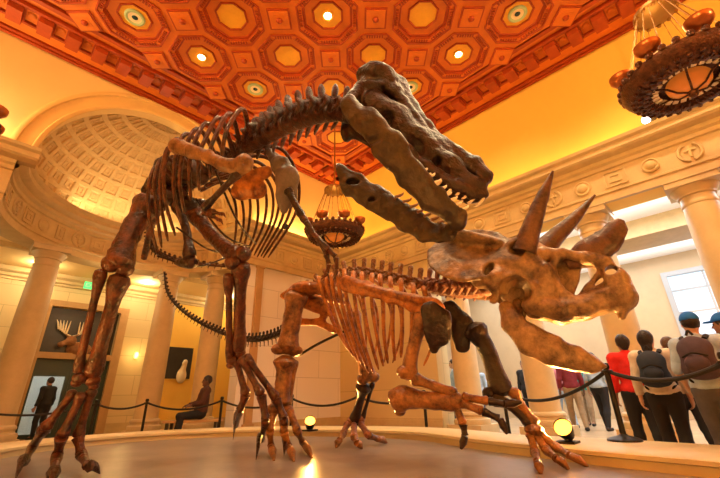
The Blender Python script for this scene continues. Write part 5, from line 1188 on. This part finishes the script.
# further off along the colonnade
G = 'distant visitors in the colonnade'
def far(px, py, d, ang, label, **k):
    p = stand(px, py, d); person(p, away(p)+ang, label, vox=.02, **k)
far(526, 378, 11.0, 2.6, 'distant person in black walking beside the yellow column', h=1.74, skin='skinB', top='blackc', legs='blackc', stride=.2)
far(559, 378, 10.2, .5, 'distant person in a pink top between the columns', h=1.66, skin='skinA', hairlen=.15, top='pink', legs='paleblue', stride=.2)
far(569, 377, 9.4, .2, 'distant person in a maroon shirt and khaki trousers', h=1.75, skin='skinC', top='maroon', legs='khaki', stride=.22)
far(581, 379, 10.6, 2.9, 'distant person in a teal top under the jaw tip', h=1.64, skin='skinB', hairlen=.15, top='teal', legs='khaki')
far(596, 377, 9.2, -.4, 'distant person in a pale blue shirt next to the red jacket', h=1.72, skin='skinA', top='paleblue', legs='blackc', stride=.2, sleeve=.5)
far(478, 386, 11.2, 2.7, 'distant person in a pale shirt seen above the forefeet', h=1.68, skin='skinB', top='paleblue', legs='denim')
far(455, 376, 10.6, 1.6, 'distant person in a lavender-grey coat between the forelegs', h=1.78, skin='skinA', top='greyblue', legs='greyt', hairlen=.1)
# left: the silhouette at the glass door and the seated visitor
p = P(42, 385, 11.3); person((2.06, 14.6, 0.0), 2.2, 'person in black standing before the bright glass door', 1.60, 'skinB', top='blackc', legs='blackc', vox=.018, stride=.06)
sp = np.array([bx, by, 0.0]); person((bx+.12, by-.02, 0.0), math.atan2(.50, -.80)+.35, 'person in a dark sweater sitting on the bench', 1.74, 'skinC', top='brownred', legs='blackc', sit=True, lean=-.12, vox=.017, arms=[((.10,.04,-.26),(.22,-.06,-.06)), ((.10,.04,-.26),(.22,-.05,-.05))])

# ================================================================== LIGHT
def area(name, loc, aim, sx, sy, w, col):
    L = bpy.data.lights.new(name, 'AREA'); L.shape = 'RECTANGLE'; L.size = sx; L.size_y = sy; L.energy = w; L.color = col; o = bpy.data.objects.new(name, L); link(o)
    o.location = loc; o.rotation_euler = Vector(aim).to_track_quat('-Z', 'Y').to_euler(); return o
def point(name, loc, w, col, r=.1):
    L = bpy.data.lights.new(name, 'POINT'); L.energy = w; L.color = col; L.shadow_soft_size = r; o = bpy.data.objects.new(name, L); link(o); o.location = loc; return o
WARM = (1.0, .64, .22); AMB = (1.0, .74, .40)
# cove lamps lying on the cornices
def cove(n, loc, sx, sy, w, col): area(n, loc, (0, 0, 1), sx, sy, w, col).rotation_euler = (PI, 0, 0)
cove('cove_lamp_right', (XW-.22, 1.0, ZCOR+.04), .22, 15.0, 50, WARM)
cove('cove_lamp_left', (6.9, YW-.22, ZCOR+.04), 3.4, .22, 70, WARM); cove('cove_lamp_left_end', (-3.2, YW-.22, ZCOR+.04), 5.0, .22, 130, AMB)
cove('cove_lamp_apse', (AC[0], AC[1]+2.15, ZCOR+.05), 2.6, .3, 28, AMB)
cove('cove_fill_back', (X0+.4, 0, ZCOR), .3, 14, 1000, WARM); cove('cove_fill_front', (0, Y0+.4, ZCOR), 14, .3, 1000, WARM)  # unseen uplights on the rear sides, added to brighten the ceiling
def wall_fill(loc, aim, w, col, ang=60):  # unseen spots added to even out the light on the upper walls
    L = bpy.data.lights.new('added_wall_fill', 'SPOT'); L.energy = w; L.color = col; L.spot_size = math.radians(ang); L.spot_blend = .9; L.shadow_soft_size = .15; o = bpy.data.objects.new('added_wall_fill', L); link(o); o.location = loc
    o.rotation_euler = (Vector(aim)-Vector(loc)).to_track_quat('-Z', 'Y').to_euler()
for y in (-3.0, 2.5, 7.5): wall_fill((-7.5, y, 5.9), (XW, y, 7.0), 2300, WARM, 44)
for x in (-1.5, 5.0): wall_fill((x, -7.5, 5.9), (x, YW, 7.0), 900, AMB, 40)
def down(x, y, w): 
    L = bpy.data.lights.new('ceiling_lamp_and_fill_beam', 'SPOT'); L.energy = w; L.color = AMB; L.spot_size = math.radians(120); L.spot_blend = .7; L.shadow_soft_size = .08; o = bpy.data.objects.new('ceiling_lamp_and_fill_beam', L); link(o); o.location = (x, y, ZC-.03)
for i, j, l in LIT: down(PX+P0*i, PY-P0*j, 330)
for i, j in ((0, 3), (2, 5), (4, 6), (-1, 2), (0, 6), (-3, 4), (3, 5), (4, 5), (2, 4)): down(PX+P0*i, PY-P0*j, 330)  # beams without fixtures at unseen coffers, added to light visitors and skeletons
for (x, y, z) in ((5.80, -.42, 4.70), (5.80, 6.48, 4.62), (-1.3, 6.95, 4.95)): point('chandelier_glow', (x, y, z+.45), 28, WARM, .3)
# passage behind the apse, hall beyond the door
for x, y in ((1.0, 14.0), (3.92, 14.1), (-2, 14), (7.0, 14.0)): point('downlight_glow', (x, y, ZA-.12), 62, (1.0, .74, .40), .06)
for x in (-1.0, 2.4, 5.6): point('downlight_glow', (x, 11.8, ZENT-.6), 22, (1.0, .74, .40), .06)
point('sconce_glow', (4.25, YB-.3, 2.4), 10, WARM, .08)
area('hall_lamp', (2.6, YB+.8, ZA-.1), (0, 0, -1), 2.0, .6, 110, (.85, .95, 1.0))
# colonnade corridor: bright white ceiling lamps and daylight
area('corridor_lamp', (10.4, 2.0, 4.9), (0, 0, -1), 1.2, 12, 400, (.95, .97, 1.0)); area('corridor_lamp_far', (14.3, 2.0, 4.9), (0, 0, -1), 1.5, 12, 340, (.95, .97, 1.0))
for x, wd in ((10.2, 1.2), (14.3, 1.4)): area('corridor_ceiling_fill', (x, 2.0, 4.3), (0, 0, 1), wd, 12, 110, (.95, .97, 1.0)).rotation_euler = (PI, 0, 0)  # unseen area lights added to whiten the corridor ceiling
w = bpy.data.worlds.new('world'); SC.world = w; w.use_nodes = True; bg = w.node_tree.nodes['Background']; bg.inputs['Color'].default_value = (.80, .90, 1.0, 1); bg.inputs['Strength'].default_value = 1.7
SC.view_settings.view_transform = 'Standard'; SC.view_settings.look = 'None'; SC.view_settings.gamma = 1.0; SC.view_settings.use_curve_mapping = False
SC.view_settings.exposure = 0.22
